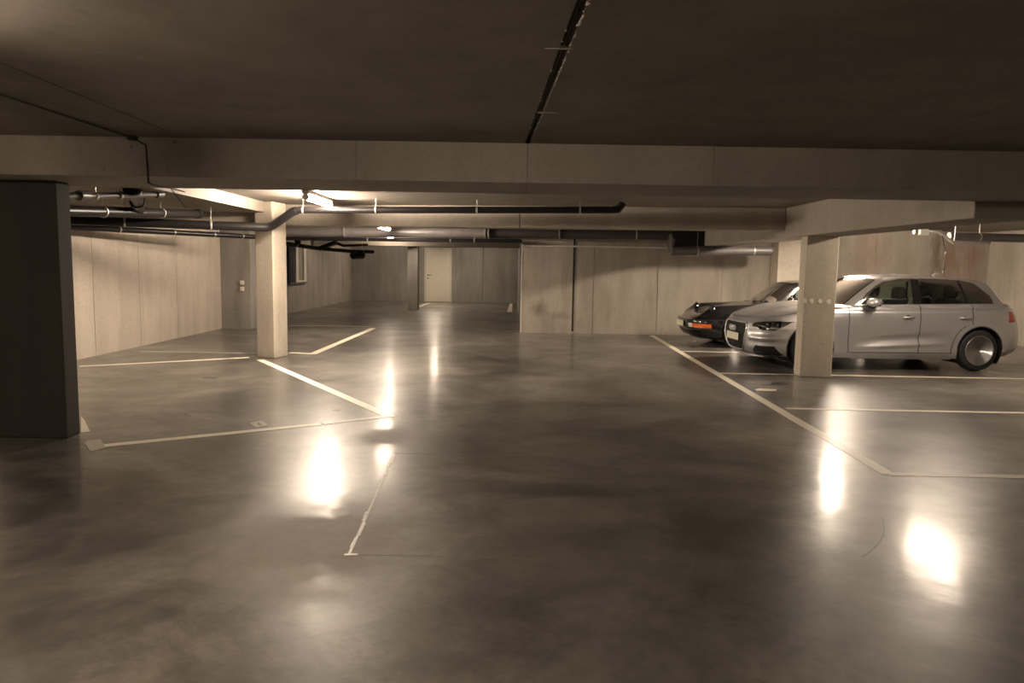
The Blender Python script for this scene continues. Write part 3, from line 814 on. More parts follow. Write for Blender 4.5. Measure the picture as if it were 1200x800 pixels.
def arch_liner(root, x, zc, r, y0, y1):
    """half drum inside a wheel arch"""
    bm = BM(); s = 1 if y1 > 0 else -1; rings = []
    for y in (y1, y0):
        rings.append([bm.verts.new((x+r*math.cos(t), y, max(.12, zc+r*math.sin(t)))) for t in [-.6+(PI+1.2)*i/28 for i in range(29)]])
    for i in range(28): bm.faces.new((rings[0][i], rings[0][i+1], rings[1][i+1], rings[1][i]))
    bm.faces.new(rings[1])
    return cpart('wheel_housing', bm, 'blackpl', root, smooth=True, split=True)
def seat(root, x, y, zb, s=1.0):
    def pad(name, pts, w, par=root):
        bm = BM(); a = [bm.verts.new((p[0], -w/2, p[1])) for p in pts]; b = [bm.verts.new((p[0], w/2, p[1])) for p in pts]
        n = len(pts); bm.faces.new(a[::-1]); bm.faces.new(b)
        for i in range(n): bm.faces.new((a[i], a[(i+1) % n], b[(i+1) % n], b[i]))
        o = cpart(name, bm, 'seat', par, bevel=.03); return o
    c = pad('seat', [(-.25, .0), (.27, .0), (.27, .12), (.1, .14), (-.25, .16)], .5); c.location = (x, y, zb)
    pad('backrest', [(.18, .1), (.32, .1), (.47, .66), (.43, .70), (.36, .68)], .46, c)
    pad('headrest', [(.40, .70), (.50, .72), (.52, .88), (.45, .90), (.41, .86)], .26, c)
    bm = BM(); tube(bm, [(.43, -.05, .64), (.45, -.05, .74)], .008, 8); cpart('headrest_post', bm, 'zinc', c)
    bm = BM(); tube(bm, [(.43, .05, .64), (.45, .05, .74)], .008, 8); cpart('headrest_post', bm, 'zinc', c)

def make_hatchback(loc, rz):
    root = empty('hatchback_car', loc, 'silver five-door hatchback parked nose to the lane behind the right pillar', 'car', rz)
    LEN = 4.31; FW, RW = .87, 3.506; WZ, WR = .318, .318
    def c(xs, ys, zs): return [(x, y, z) for x, y, z in zip(xs, ys, zs)]
    # rows: bottom, lower bumper, mid, upper mid, bonnet-edge level, shoulder, deck mid, centre
    body = [
     c([.16,.045,.0,.012,.05,.12,.45,.62],    [0,0,0,0,0,0,0,0],                        [.165,.245,.42,.60,.70,.752,.865,.895]),
     c([.17,.055,.01,.022,.06,.13,.47,.70],   [.22,.23,.23,.23,.23,.22,.16,0],          [.165,.245,.42,.60,.70,.754,.868,.905]),
     c([.19,.085,.035,.048,.095,.17,.52,.82], [.44,.46,.47,.47,.46,.44,.30,0],          [.165,.245,.42,.60,.70,.760,.880,.92]),
     c([.26,.16,.10,.12,.18,.28,.60,.92],     [.62,.655,.67,.67,.655,.61,.42,0],        [.165,.245,.42,.60,.705,.780,.90,.937]),
     c([.38,.28,.22,.25,.33,.43,.70,1.0],     [.745,.79,.805,.805,.78,.70,.46,0],       [.17,.25,.42,.59,.71,.805,.92,.95]),
     c([.55,.46,.43,.46,.52,.60,.80,1.08],    [.815,.855,.868,.866,.835,.745,.47,0],    [.175,.25,.42,.59,.72,.838,.935,.962]),
     c([.80,.80,.80,.80,.80,.80,.92,1.14],    [.84,.872,.888,.888,.868,.775,.48,0],     [.18,.26,.42,.59,.75,.878,.95,.972]),
     c([1.1,1.1,1.1,1.1,1.1,1.1,1.12,1.22],   [.845,.876,.890,.892,.88,.80,.48,0],      [.185,.27,.42,.60,.79,.912,.965,.98]),
     c([1.4,1.4,1.4,1.4,1.4,1.4,1.4,1.4],     [.845,.878,.884,.890,.882,.815,.48,0],    [.19,.275,.42,.60,.82,.938,.975,.98]),
     c([1.9]*8,                               [.845,.878,.880,.889,.884,.82,.48,0],     [.19,.28,.42,.61,.84,.955,.975,.98]),
     c([2.5]*8,                               [.845,.878,.880,.890,.886,.82,.48,0],     [.19,.28,.42,.62,.85,.968,.975,.98]),
     c([3.05]*8,                              [.845,.878,.882,.892,.887,.82,.48,0],     [.19,.28,.42,.62,.86,.980,.985,.985]),
     c([3.5]*8,                               [.84,.876,.888,.892,.885,.815,.48,0],     [.20,.28,.42,.62,.865,.990,.99,.99]),
     c([3.85]*8,                              [.82,.86,.878,.882,.868,.79,.48,0],       [.22,.29,.43,.63,.87,.995,.995,.995]),
     c([4.05,4.10,4.12,4.11,4.06,4.0,3.98,3.98],    [.76,.80,.82,.82,.79,.73,.44,0],    [.25,.31,.44,.63,.87,.995,1.0,1.0]),
     c([4.16,4.24,4.26,4.25,4.18,4.10,4.04,4.0],    [.58,.62,.65,.65,.62,.58,.36,0],    [.26,.32,.45,.64,.87,.99,1.0,1.0]),
     c([4.20,4.29,4.305,4.295,4.22,4.13,4.06,4.02], [.32,.34,.35,.35,.34,.32,.2,0],     [.26,.32,.46,.65,.87,.99,1.0,1.0]),
     c([4.22,4.30,4.31,4.30,4.23,4.14,4.07,4.03],   [0]*8,                              [.26,.32,.46,.65,.87,.99,1.0,1.0]),
    ]
    G, tu, tv = surface(body, .009)
    X, Y, Z = G[..., 0], G[..., 1], G[..., 2]
    # plan arc length from the nose
    S = np.zeros(X.shape); S[1:] = np.cumsum(np.hypot(np.diff(X, axis=0), np.diff(Y, axis=0)), axis=0)
    g = lambda a, s_: np.exp(-(a/s_)**2)
    # shoulder line, door wedge crease, wheel flares
    side = np.clip((Y-.70)/.1, 0, 1)
    zl = .835+.012*X
    Y = Y-side*.010*np.clip((Z-zl)/.02, 0, 1)*(X > .8)*(X < 4.1)*(Z < .93)
    zc_ = .335+(X-1.45)*.055
    amt = np.clip((X-1.45)/.5, 0, 1)*np.clip((3.05-X)/.4, 0, 1)
    Y = Y-side*.032*amt*np.exp(-((Z-zc_-.10)/.055)**2)+side*.018*amt*np.exp(-((Z-zc_)/.03)**2)
    for xw_ in (FW, RW):
        rr = np.hypot(X-xw_, Z-WZ); Y = Y+side*.012*g(rr-.37, .05)
    # bumper ledge and crease between headlamp and intake
    w_ = np.clip((S-.50)/.08, 0, 1)*np.clip((1.25-S)/.3, 0, 1)*(X < .8)
    off = w_*(.016*np.exp(-((Z-.455)/.03)**2)-.012*np.exp(-((Z-.385)/.035)**2)-.008*np.exp(-((Z-.53)/.03)**2)+.010*np.exp(-((Z-.60)/.02)**2))
    X = X-off*.75; Y = Y+off*.65*(Y > .3)
    G = np.stack([X, Y, Z], -1)
    nb = int(np.searchsorted(tu, 6)); Gb, Sb, Zb = G[:nb, :int(np.searchsorted(tv, 5))], S[:nb, :int(np.searchsorted(tv, 5))], G[:nb, :int(np.searchsorted(tv, 5)), 2]
    fx = (X[:-1, :-1]+X[1:, 1:])/2; fy = (Y[:-1, :-1]+Y[1:, 1:])/2; fz = (Z[:-1, :-1]+Z[1:, 1:])/2; fs = (S[:-1, :-1]+S[1:, 1:])/2
    fv = np.broadcast_to((tv[:-1]+tv[1:])[None]/2, fx.shape)
    K = np.zeros(fx.shape, int)
    front = fx < .75
    GR = [(-.1, .225), (.30, .225), (.395, .30), (.475, .52), (.47, .635), (.41, .665), (-.1, .665)]
    GI = [(-.1, .245), (.285, .245), (.37, .315), (.452, .52), (.448, .62), (.40, .645), (-.1, .645)]
    gr = front & inpoly(fs, fz, GR) & (fv < 5); gi = front & inpoly(fs, fz, GI) & (fv < 5)
    K[gr] = 2; K[gi] = 3
    HL = [(.575, .668), (.585, .622), (.70, .612), (.74, .575), (.98, .575), (1.12, .655), (1.16, .70), (.95, .712), (.75, .702)]
    K[front & inpoly(fs, fz, HL)] = 4
    LI = [(.56, .20), (.60, .28), (.68, .345), (.97, .34), (1.03, .215), (.92, .195)]
    K[front & inpoly(fs, fz, LI)] = 5
    K[(fz < .19) & (fx > .2) & (fx < 4.2)] = 6
    # bonnet gap, door gaps
    low = fv < 6.05
    def gap(cond): K[cond & (K == 0)] = 7
    dx = .0075
    fd = (np.abs(fx-(1.445+.03*np.clip((.5-fz)/.3, 0, 1)**2)) < dx) & (fz > .27) & (fy > .7)
    md = (np.abs(fx-(2.545+.0*fz)) < dx) & (fz > .27) & (fy > .7)
    rx = 3.36-.0*fz+np.where(fz < .70, -.30*np.sqrt(np.clip(1-((fz-.28)/.42)**2, 0, 1)), .0)
    rd_ = (np.abs(fx-rx) < dx*1.3) & (fz > .27) & (fy > .7)
    sill = (np.abs(fz-.272) < .006) & (fx > 1.44) & (fx < 3.08) & (fy > .7)
    gap(fd); gap(md); gap(rd_); gap(sill)
    bon = (np.abs(fv-4.75) < .035) & (fx < 1.35) & (fx > .30) & (K == 0); gap(bon)
    bmp = (np.abs(fz-.70) < .005) & (fs > 1.1) & (fx < .62) & (fx > .3); gap(bmp)
    d1 = (fx > 1.445) & (fx < 2.545) & (fz > .272) & (fy > .7) & (K == 0); d2 = (fx > 2.545) & (fx < rx) & (fz > .272) & (fy > .7) & (K == 0)
    K[d1] = 8; K[d2] = 9
    K[(fv > 4.75) & (fx < 1.5) & (K == 0)] = 1
    K[(fs < .9) & (fx < .6) & (K == 0) & (fz < .70)] = 12
    tl = (fx > 3.95) & (fz > .74) & (fz < .90) & (fy > .45) & (K == 0); K[tl] = 10
    K[(K == 6) & (fx < .87)] = 14; K[(K == 6) & (fx > 3.5)] = 15
    rg = (fx > 4.2) & (fz < .33); K[rg & (K == 0)] = 15
    for xw_ in (FW, RW): K[(np.hypot(fx-xw_, fz-WZ) < .352) & (fy > .5)] = -1
    for xw_ in (FW, RW):
        rr = np.hypot(fx-xw_, fz-WZ); K[(rr >= .352) & (rr < .364) & (fy > .5) & (K != -1) & (fz > .2)] = 7
    # open deck under the glasshouse
    K[(fx > 1.46) & (fx < 3.86) & (fy < .73) & (fv > 5.3)] = -1
    pp = {}
    spec = {0: ('body_shell', 'silver', None, True), 1: ('bonnet', 'silver', None, True), 12: ('front_bumper', 'silver', None, True), 2: ('grille_frame', 'chrome', None, True), 3: ('grille', 'grille', None, True),
            4: ('headlamp', 'lens', None, False), 5: ('air_intake', 'blackpl', None, False), 6: ('underside_trim', 'blackpl', None, False), 14: ('front_lip', 'blackpl', None, False), 15: ('rear_diffuser', 'blackpl', None, True), 7: ('panel_gap', 'gap', None, False),
            8: ('front_door', 'silver', None, False), 9: ('rear_door', 'silver', None, False), 10: ('tail_lamp', 'redlens', None, False)}
    emit_parts(G, K, spec, root, pp)
    # glasshouse
    cab = [
     c([1.12,1.19,1.50,1.86,2.15,2.55], [0,0,0,0,0,0],              [.93,.985,1.185,1.365,1.407,1.425]),
     c([1.16,1.23,1.54,1.88,2.17,2.55], [.25,.25,.24,.22,.16,0],    [.93,.983,1.183,1.362,1.405,1.425]),
     c([1.26,1.32,1.62,1.94,2.20,2.55], [.50,.50,.46,.42,.30,0],    [.93,.978,1.178,1.352,1.40,1.425]),
     c([1.40,1.46,1.73,2.01,2.24,2.58], [.69,.685,.625,.545,.36,0], [.93,.965,1.165,1.335,1.395,1.425]),
     c([1.46,1.52,1.79,2.06,2.28,2.6],  [.755,.745,.68,.585,.37,0], [.92,.958,1.155,1.325,1.392,1.425]),
     c([1.56,1.62,1.86,2.12,2.32,2.62], [.785,.780,.71,.60,.38,0],  [.92,.962,1.15,1.335,1.392,1.425]),
     c([2.0,2.0,2.10,2.30,2.45,2.7],    [.80,.795,.725,.618,.39,0], [.93,.965,1.19,1.362,1.402,1.426]),
     c([2.5,2.5,2.5,2.55,2.6,2.8],      [.805,.80,.73,.625,.39,0],  [.94,.975,1.20,1.375,1.412,1.426]),
     c([3.0,3.0,3.0,2.98,2.95,2.95],    [.805,.80,.73,.622,.39,0],  [.95,.985,1.20,1.368,1.405,1.418]),
     c([3.4,3.4,3.4,3.35,3.25,3.15],    [.80,.795,.722,.61,.38,0],  [.96,.995,1.19,1.348,1.388,1.402]),
     c([3.78,3.76,3.68,3.62,3.52,3.4],  [.78,.77,.695,.585,.36,0],  [.965,1.0,1.17,1.322,1.362,1.378]),
     c([3.96,3.94,3.84,3.74,3.62,3.52], [.72,.71,.635,.54,.33,0],   [.97,1.0,1.17,1.312,1.35,1.365]),
     c([4.06,4.03,3.93,3.82,3.72,3.6],  [.48,.47,.43,.38,.25,0],    [.97,1.0,1.17,1.31,1.345,1.358]),
     c([4.10,4.07,3.96,3.85,3.76,3.64], [0,0,0,0,0,0],              [.97,1.0,1.17,1.31,1.343,1.355]),
    ]
    G, tu, tv = surface(cab, .011)
    fu = np.broadcast_to((tu[:-1]+tu[1:])[:, None]/2, (len(tu)-1, len(tv)-1)); fv = np.broadcast_to((tv[:-1]+tv[1:])[None]/2, fu.shape)
    X, Y, Z = G[..., 0], G[..., 1], G[..., 2]
    fx = (X[:-1, :-1]+X[1:, 1:])/2; fy = (Y[:-1, :-1]+Y[1:, 1:])/2; fz = (Z[:-1, :-1]+Z[1:, 1:])/2
    K = np.zeros(fu.shape, int)
    K[(fu < 2.95) & (fv < 3.0)] = 1; K[(fu < 2.8) & (fv > .95) & (fv < 2.95)] = 2
    sidef = (fu > 4.3) & (fu < 11.2)
    win = [(1.66, .978), (3.72, 1.02), (3.66, 1.13), (3.46, 1.29), (3.25, 1.335), (2.7, 1.352), (2.35, 1.342), (2.10, 1.295), (1.90, 1.195)]
    ww = sidef & inpoly(fx, fz, [(1.60, .966), (3.76, 1.008), (3.71, 1.13), (3.49, 1.305), (3.27, 1.349), (2.7, 1.366), (2.33, 1.356), (2.07, 1.308), (1.86, 1.205)]); K[ww] = 3
    w2 = sidef & inpoly(fx, fz, win); K[w2] = 4
    K[w2 & (fx > 2.47) & (fx < 2.60)] = 5
    K[w2 & (fx >= 2.60)] = 6
    K[w2 & (np.abs(fx-3.28-(1.15-fz)*.25) < .018)] = 8
    K[w2 & (fx < 1.80+(1.0-fz)*.0)] = 9
    K[(fu > 11.4) & (fv > .95) & (fv < 2.85)] = 7
    spec = {0: ('roof', 'silver', None, True), 1: ('windscreen_surround', 'glossblack', None, True), 2: ('windscreen', 'clearglass', None, True), 3: ('window_trim', 'chrome', None, False),
            4: ('front_side_window', 'clearglass', None, False), 5: ('window_pillar', 'glossblack', None, False), 8: ('window_divider', 'glossblack', None, False), 9: ('mirror_triangle', 'glossblack', None, False), 6: ('rear_side_window', 'glass', None, False), 7: ('rear_window', 'glass', None, True)}
    emit_parts(G, K, spec, root, pp)
    # bright outline of the single-frame grille, laid on the nose surface
    def on_nose(s_, z_):
        d_ = (Sb-s_)**2+(Zb-z_)**2; k_ = np.unravel_index(np.argmin(d_), d_.shape); return Vector(Gb[k_])
    half = [(0, .232), (.15, .232), (.295, .238), (.385, .308), (.43, .42), (.463, .52), (.461, .60), (.452, .632), (.405, .656), (.2, .658), (0, .658)]
    path = []
    for i in range(len(half)-1):
        for k in range(6):
            t = k/6; path.append((half[i][0]*(1-t)+half[i+1][0]*t, half[i][1]*(1-t)+half[i+1][1]*t))
    path.append(half[-1])
    R_ = [on_nose(*q)+Vector((-.006, 0, 0)) for q in path]; L_ = [Vector((p.x, -p.y, p.z)) for p in R_[::-1]][1:-1]
    lp = R_+L_; lp = [(lp[i-1]+lp[i]+lp[(i+1) % len(lp)])/3 for i in range(len(lp))]; lp.append(lp[0])
    bm = BM(); tube(bm, lp, .011, 8, cap=False); cpart('grille_surround', bm, 'bright', pp[('grille_frame', 0)], smooth=True)
    # headlamp insides
    for s in (1, -1):
        hl = pp[('headlamp', s)]
        bm = BM(); lathe(bm, [(.001, .0), (.02, -.004), (.036, .0), (.042, .02), (.042, .05)], 'x', 20, (.26, s*.655, .645)); cpart('projector', bm, 'chrome', hl, smooth=True)
        bm = BM(); lathe(bm, [(.001, .0), (.02, -.004), (.032, .0), (.036, .02), (.036, .05)], 'x', 20, (.38, s*.735, .65)); cpart('projector', bm, 'chrome', hl, smooth=True)
        bm = BM(); tube(bm, [(.18, s*.56, .63), (.25, s*.64, .62), (.30, s*.69, .595), (.35, s*.73, .592), (.50, s*.80, .595), (.60, s*.825, .665)], .009, 8); cpart('light_strip', bm, 'conduit', hl)
        bm = BM(); tube(bm, [(.16, s*.555, .65), (.28, s*.63, .688), (.45, s*.73, .695), (.60, s*.80, .69)], .006, 8); cpart('upper_strip', bm, 'zinc', hl)
        bm = BM(); pts = [(.20, .50), (.30, .61), (.42, .70), (.62, .79)]
        for i in range(3):
            (x0, y0), (x1, y1) = pts[i], pts[i+1]; v = [bm.verts.new(p) for p in ((x0+.06, s*(y0-.02), .57), (x1+.05, s*(y1-.03), .57), (x1+.07, s*(y1-.06), .71), (x0+.09, s*(y0-.05), .71))]; bm.faces.new(v)
        cpart('lamp_bucket', bm, 'bright', hl)
    # grille bars, rings, plate
    gro = pp[('grille', 0)]
    for i in range(9):
        z = .275+i*.042
        if .30 < z < .60: pass
        yw = .28+.13*min(1, (z-.25)/.25)
        pts = [(.0+.10*(y/.5)**2*.55-.004+.03*(z > .62), y, z) for y in np.linspace(-yw, yw, 13)]
        bm = BM(); tube(bm, pts, .003, 6); cpart('grille_bar', bm, 'blackpl', gro)
    for i in range(4):
        bm = BM(); cy = (i-1.5)*.062; n = 28; pts = [(-.016, cy+.040*math.cos(2*PI*k/n), .555+.040*math.sin(2*PI*k/n)) for k in range(n+1)]
        tube(bm, pts, .009, 8, cap=False); cpart('emblem_ring', bm, 'bright', gro, smooth=True)
    bm = BM(); box(bm, -.016, -.008, -.26, .26, .375, .485); pl = cpart('number_plate', bm, 'plate', root, bevel=.003)
    bm = BM()
    for (a, b_) in ((-.21, -.17), (-.12, -.07), (-.05, .0), (.02, .07), (.10, .14), (.155, .20)):
        box(bm, -.019, -.0155, a, b_, .40, .46)
    tx = None; bm.free()
    # chin lip and intake blades
    bm = BM(); pts = [(.17+.0*y, y, .175) for y in np.linspace(-.4, .4, 9)]
    pts = [(.33, -.70, .178), (.24, -.6, .17), (.17, -.42, .165)]+[(.145, y, .163) for y in np.linspace(-.3, .3, 5)]+[(.17, .42, .165), (.24, .6, .17), (.33, .70, .178)]
    tube(bm, pts, .011, 8); cpart('chin_lip', bm, 'silver', root, smooth=True)
    for s in (1, -1):
        bm = BM(); tube(bm, [(.335, s*.785, .215), (.275, s*.765, .335)], .012, 8); cpart('intake_blade', bm, 'silver', root, smooth=True)
        for k in range(3):
            bm = BM(); z = .235+.03*k; tube(bm, [(.12, s*.60, z), (.20, s*.70, z), (.27, s*.76, z)], .004, 6); cpart('intake_bar', bm, 'greypipe', pp[('air_intake', s)])
        # mirror
        bm = BM(); bmesh.ops.create_uvsphere(bm, u_segments=24, v_segments=14, radius=1)
        for v in bm.verts:
            x, y, z = v.co; k = 1-.25*max(0, x)
            v.co = Vector((x*.085+(.02 if x > 0 else 0), y*.115*k, z*.07*k*(1 if z > 0 else .85)))
        mi = cpart('door_mirror', bm, 'silver', root, smooth=True); mi.location = (1.76, s*.955, 1.005)
        bm = BM(); tube(bm, [(.02, -s*.16, -.055), (.0, -s*.06, -.05), (0, -s*.0, -.04)], [.03, .028, .05], 10); cpart('mirror_foot', bm, 'blackpl', mi, smooth=True)
        bm = BM(); lathe(bm, [(.001, .085), (.05, .085), (.055, .08)], 'x', 20, (.0, 0, 0)); g_ = cpart('mirror_glass', bm, 'chrome', mi); g_.location = (.02, 0, 0); g_.scale = (1, 1.4, .9)
        # handles
        for hx_, nm in ((2.36, 'front_door'), (3.24, 'rear_door')):
            yy = .884; zz = .795
            d_ = pp[(nm, s)]
            bm = BM(); tube(bm, [(hx_-.085, s*yy, zz), (hx_-.06, s*(yy+.032), zz+.002), (hx_+.06, s*(yy+.034), zz+.008), (hx_+.095, s*(yy), zz+.010)], .013, 10)
            cpart('door_handle', bm, 'silver', d_, smooth=True)
            bm = BM(); lathe(bm, [(.001, .0), (.03, .0), (.034, -.004)], 'y', 18, (hx_-.01, 0, zz+.004)); q = cpart('handle_recess', bm, 'joint', d_); q.location = (0, s*(yy+.004), 0)
        # wheels
        for xw_ in (FW, RW):
            wheel(root, xw_, s*.775, WR, .225, .22, 10); arch_liner(root, xw_, WZ, .355, s*.45, s*.875)
        seat(root, 2.02, s*.37, .34); seat(root, 2.88, s*.36, .36)
        bm = BM(); box(bm, 1.5, 3.1, s*.845 if s < 0 else .80, -.80 if s < 0 else .845, .175, .26); cpart('sill_trim', bm, 'silver', root, bevel=.015)
    # floor pan, dashboard, steering wheel
    bm = BM(); box(bm, .25, .5, -.5, .5, .2, .26); box(bm, 1.26, 3.1, -.76, .76, .2, .26); cpart('floor_pan', bm, 'blackpl', root)
    bm = BM(); prism_y = [(1.25, .6), (1.70, .6), (1.74, .82), (1.68, .95), (1.25, .955)]
    a = [bm.verts.new((p[0], -.72, p[1])) for p in prism_y]; b = [bm.verts.new((p[0], .72, p[1])) for p in prism_y]; n = len(a)
    bm.faces.new(a[::-1]); bm.faces.new(b)
    for i in range(n): bm.faces.new((a[i], a[(i+1) % n], b[(i+1) % n], b[i]))
    cpart('dashboard', bm, 'blackpl', root, bevel=.03)
    bm = BM(); R = Matrix.Rotation(-.45, 3, 'Y'); pts = [R @ Vector((0, .19*math.cos(2*PI*k/28), .19*math.sin(2*PI*k/28)))+Vector((1.86, -.37, .92)) for k in range(29)]
    tube(bm, pts, .014, 8, cap=False); cpart('steering_wheel', bm, 'blackpl', root, smooth=True)
    bm = BM(); box(bm, .6, 1.22, -.6, .6, .3, .7); box(bm, 3.2, 4.0, -.7, .7, .3, .62); cpart('inner_bulkhead', bm, 'blackpl', root)
    bm = BM(); tube(bm, [(3.25, 0, 1.405), (3.29, 0, 1.44), (3.36, 0, 1.445)], [.02, .015, .004], 8); cpart('roof_antenna', bm, 'silver', root)
    return root

def make_coupe(loc, rz):
    root = empty('sports_car', loc, 'black classic sports coupe with orange front indicator, half hidden behind the silver car', 'car', rz)
    FW, RW = .92, 3.19; WR = .305
    def c(xs, ys, zs): return [(x, y, z) for x, y, z in zip(xs, ys, zs)]
    # rows: bottom, spoiler, bumper low, bumper top, above bumper, wing side, wing crest, bonnet valley, centre
    body = [
     c([.22,.10,.02,.0,.07,.16,.26,.40,.55],  [0]*9,                                    [.16,.22,.34,.50,.535,.58,.625,.665,.70]),
     c([.23,.11,.03,.01,.08,.17,.28,.45,.62], [.25,.25,.26,.26,.25,.25,.24,.15,0],      [.16,.22,.34,.50,.535,.585,.635,.68,.715]),
     c([.26,.16,.07,.05,.12,.22,.34,.52,.72], [.45,.46,.48,.48,.46,.46,.44,.28,0],      [.16,.22,.34,.50,.54,.61,.675,.70,.73]),
     c([.34,.26,.16,.14,.20,.28,.42,.62,.85], [.60,.63,.66,.66,.63,.62,.56,.34,0],      [.16,.22,.34,.50,.545,.66,.745,.715,.745]),
     c([.46,.42,.32,.30,.33,.38,.52,.74,.95], [.69,.73,.765,.765,.72,.69,.61,.36,0],    [.17,.22,.34,.50,.55,.68,.785,.735,.76]),
     c([.62,.60,.54,.52,.54,.56,.64,.86,1.05],[.74,.78,.80,.80,.775,.735,.63,.38,0],    [.18,.23,.35,.50,.56,.70,.80,.755,.78]),
     c([.92,.92,.92,.92,.92,.92,.95,1.05,1.18], [.75,.80,.81,.815,.80,.76,.65,.40,0],   [.18,.24,.36,.50,.60,.73,.815,.79,.81]),
     c([1.3,1.3,1.3,1.3,1.3,1.3,1.3,1.34,1.36], [.75,.79,.80,.805,.80,.77,.68,.42,0],   [.18,.24,.36,.50,.62,.76,.83,.84,.85]),
     c([1.7]*9,                                [.75,.79,.80,.805,.805,.78,.70,.42,0],   [.18,.24,.36,.50,.64,.78,.845,.86,.86]),
     c([2.3]*9,                                [.75,.79,.805,.81,.81,.785,.71,.42,0],   [.18,.24,.36,.50,.65,.79,.855,.86,.86]),
     c([2.8]*9,                                [.76,.80,.82,.83,.83,.80,.72,.42,0],     [.18,.24,.36,.50,.66,.79,.86,.88,.88]),
     c([3.2]*9,                                [.76,.81,.825,.835,.83,.79,.70,.42,0],   [.18,.24,.36,.50,.66,.78,.85,.87,.88]),
     c([3.6]*9,                                [.74,.79,.81,.82,.81,.77,.66,.40,0],     [.20,.25,.36,.50,.65,.75,.80,.82,.83]),
     c([3.95,3.98,4.0,4.0,3.98,3.95,3.9,3.85,3.82], [.68,.72,.75,.755,.74,.70,.60,.36,0], [.24,.28,.38,.50,.64,.71,.745,.76,.77]),
     c([4.12,4.17,4.20,4.20,4.15,4.1,4.0,3.95,3.9], [.46,.5,.54,.54,.52,.5,.44,.3,0],   [.26,.30,.40,.50,.62,.67,.70,.71,.73]),
     c([4.18,4.23,4.25,4.25,4.2,4.14,4.05,4.0,3.95], [0]*9,                             [.26,.30,.40,.50,.62,.66,.69,.70,.71]),
    ]
    G, tu, tv = surface(body, .012)
    X, Y, Z = G[..., 0], G[..., 1].copy(), G[..., 2]
    S = np.zeros(X.shape); S[1:] = np.cumsum(np.hypot(np.diff(X, axis=0), np.diff(Y, axis=0)), axis=0)
    side = np.clip((Y-.60)/.1, 0, 1)
    for xw_ in (FW, RW): Y += side*.015*np.exp(-((np.hypot(X-xw_, Z-WR)-.35)/.06)**2)
    G = np.stack([X, Y, Z], -1)
    mid = lambda a: (a[:-1, :-1]+a[1:, 1:])/2
    fx, fy, fz, fs = mid(X), mid(Y), mid(Z), mid(S); fv = np.broadcast_to((tv[:-1]+tv[1:])[None]/2, fx.shape)
    K = np.zeros(fx.shape, int)
    front = fx < .7
    K[front & (fz > .375) & (fz < .45) & (fs > .44) & (fs < .57)] = 2
    K[front & (fz > .375) & (fz < .45) & (fs >= .57) & (fs < .98)] = 3
    K[(np.abs(fv-3.45) < .06) & front & (K == 0)] = 4
    K[(fz < .20) & (K == 0)] = 4
    gp = lambda cnd: K.__setitem__(cnd & (K == 0), 5)
    gp((np.abs(fx-1.45) < .008) & (fy > .6) & (fz > .27)); gp((np.abs(fx-2.45) < .008) & (fy > .6) & (fz > .27))
    gp((np.abs(fz-.265) < .007) & (fx > 1.45) & (fx < 2.45) & (fy > .6))
    gp((np.abs(fv-6.75) < .04) & (fx < 1.42) & (fx > .30))
    K[(fx > 1.45) & (fx < 2.45) & (fz > .265) & (fy > .6) & (K == 0)] = 6
    K[(fv > 6.75) & (fx < 1.4) & (fx > .15) & (K == 0)] = 7
    K[front & (fv <= 3.45) & (K == 0)] = 8
    K[(fx > 4.0) & (fz > .54) & (fz < .62) & (K == 0)] = 9
    for xw_ in (FW, RW): K[(np.hypot(fx-xw_, fz-WR) < .335) & (fy > .45)] = -1
    K[(fx > 1.55) & (fx < 3.2) & (fy < .60) & (fv > 6.3)] = -1
    pp = {}
    spec = {0: ('body_shell', 'black', None, True), 2: ('side_marker', 'whitelens', None, False), 3: ('indicator', 'orange', None, False), 4: ('rubber_strip', 'blackpl', None, True), 5: ('panel_gap', 'joint', None, True),
            6: ('door', 'black', None, False), 7: ('bonnet', 'black', None, True), 8: ('front_bumper', 'black', None, True), 9: ('tail_lamp_band', 'redlens', None, True)}
    emit_parts(G, K, spec, root, pp)
    cab = [
     c([1.34,1.42,1.68,1.92,2.10,2.35], [0]*6,                      [.80,.87,1.08,1.235,1.285,1.31]),
     c([1.38,1.46,1.72,1.95,2.12,2.35], [.30,.29,.27,.24,.16,0],    [.80,.865,1.075,1.23,1.283,1.31]),
     c([1.50,1.57,1.82,2.02,2.17,2.38], [.56,.545,.50,.44,.30,0],   [.80,.86,1.07,1.215,1.275,1.31]),
     c([1.58,1.64,1.88,2.07,2.20,2.4],  [.64,.63,.575,.50,.32,0],   [.80,.86,1.06,1.205,1.272,1.31]),
     c([1.72,1.78,1.97,2.14,2.26,2.42], [.675,.67,.605,.515,.33,0], [.80,.86,1.07,1.22,1.275,1.31]),
     c([2.1,2.1,2.2,2.28,2.35,2.5],     [.69,.685,.615,.525,.34,0], [.80,.86,1.07,1.235,1.288,1.308]),
     c([2.5,2.5,2.5,2.5,2.5,2.6],       [.695,.69,.62,.53,.34,0],   [.80,.865,1.07,1.232,1.285,1.302]),
     c([2.9,2.9,2.85,2.78,2.75,2.75],   [.69,.68,.61,.52,.33,0],    [.80,.87,1.06,1.205,1.265,1.288]),
     c([3.3,3.25,3.1,3.0,2.95,2.9],     [.66,.64,.57,.49,.31,0],    [.78,.86,1.03,1.16,1.225,1.262]),
     c([3.75,3.65,3.4,3.2,3.1,3.0],     [.52,.50,.46,.42,.26,0],    [.74,.82,.99,1.12,1.19,1.24]),
     c([3.85,3.75,3.5,3.25,3.15,3.05],  [0]*6,                      [.74,.82,.99,1.12,1.185,1.235]),
    ]
    G, tu, tv = surface(cab, .012)
    fu = np.broadcast_to((tu[:-1]+tu[1:])[:, None]/2, (len(tu)-1, len(tv)-1)); fv = np.broadcast_to((tv[:-1]+tv[1:])[None]/2, fu.shape)
    fx, fy, fz = mid(G[..., 0]), mid(G[..., 1]), mid(G[..., 2])
    K = np.zeros(fu.shape, int)
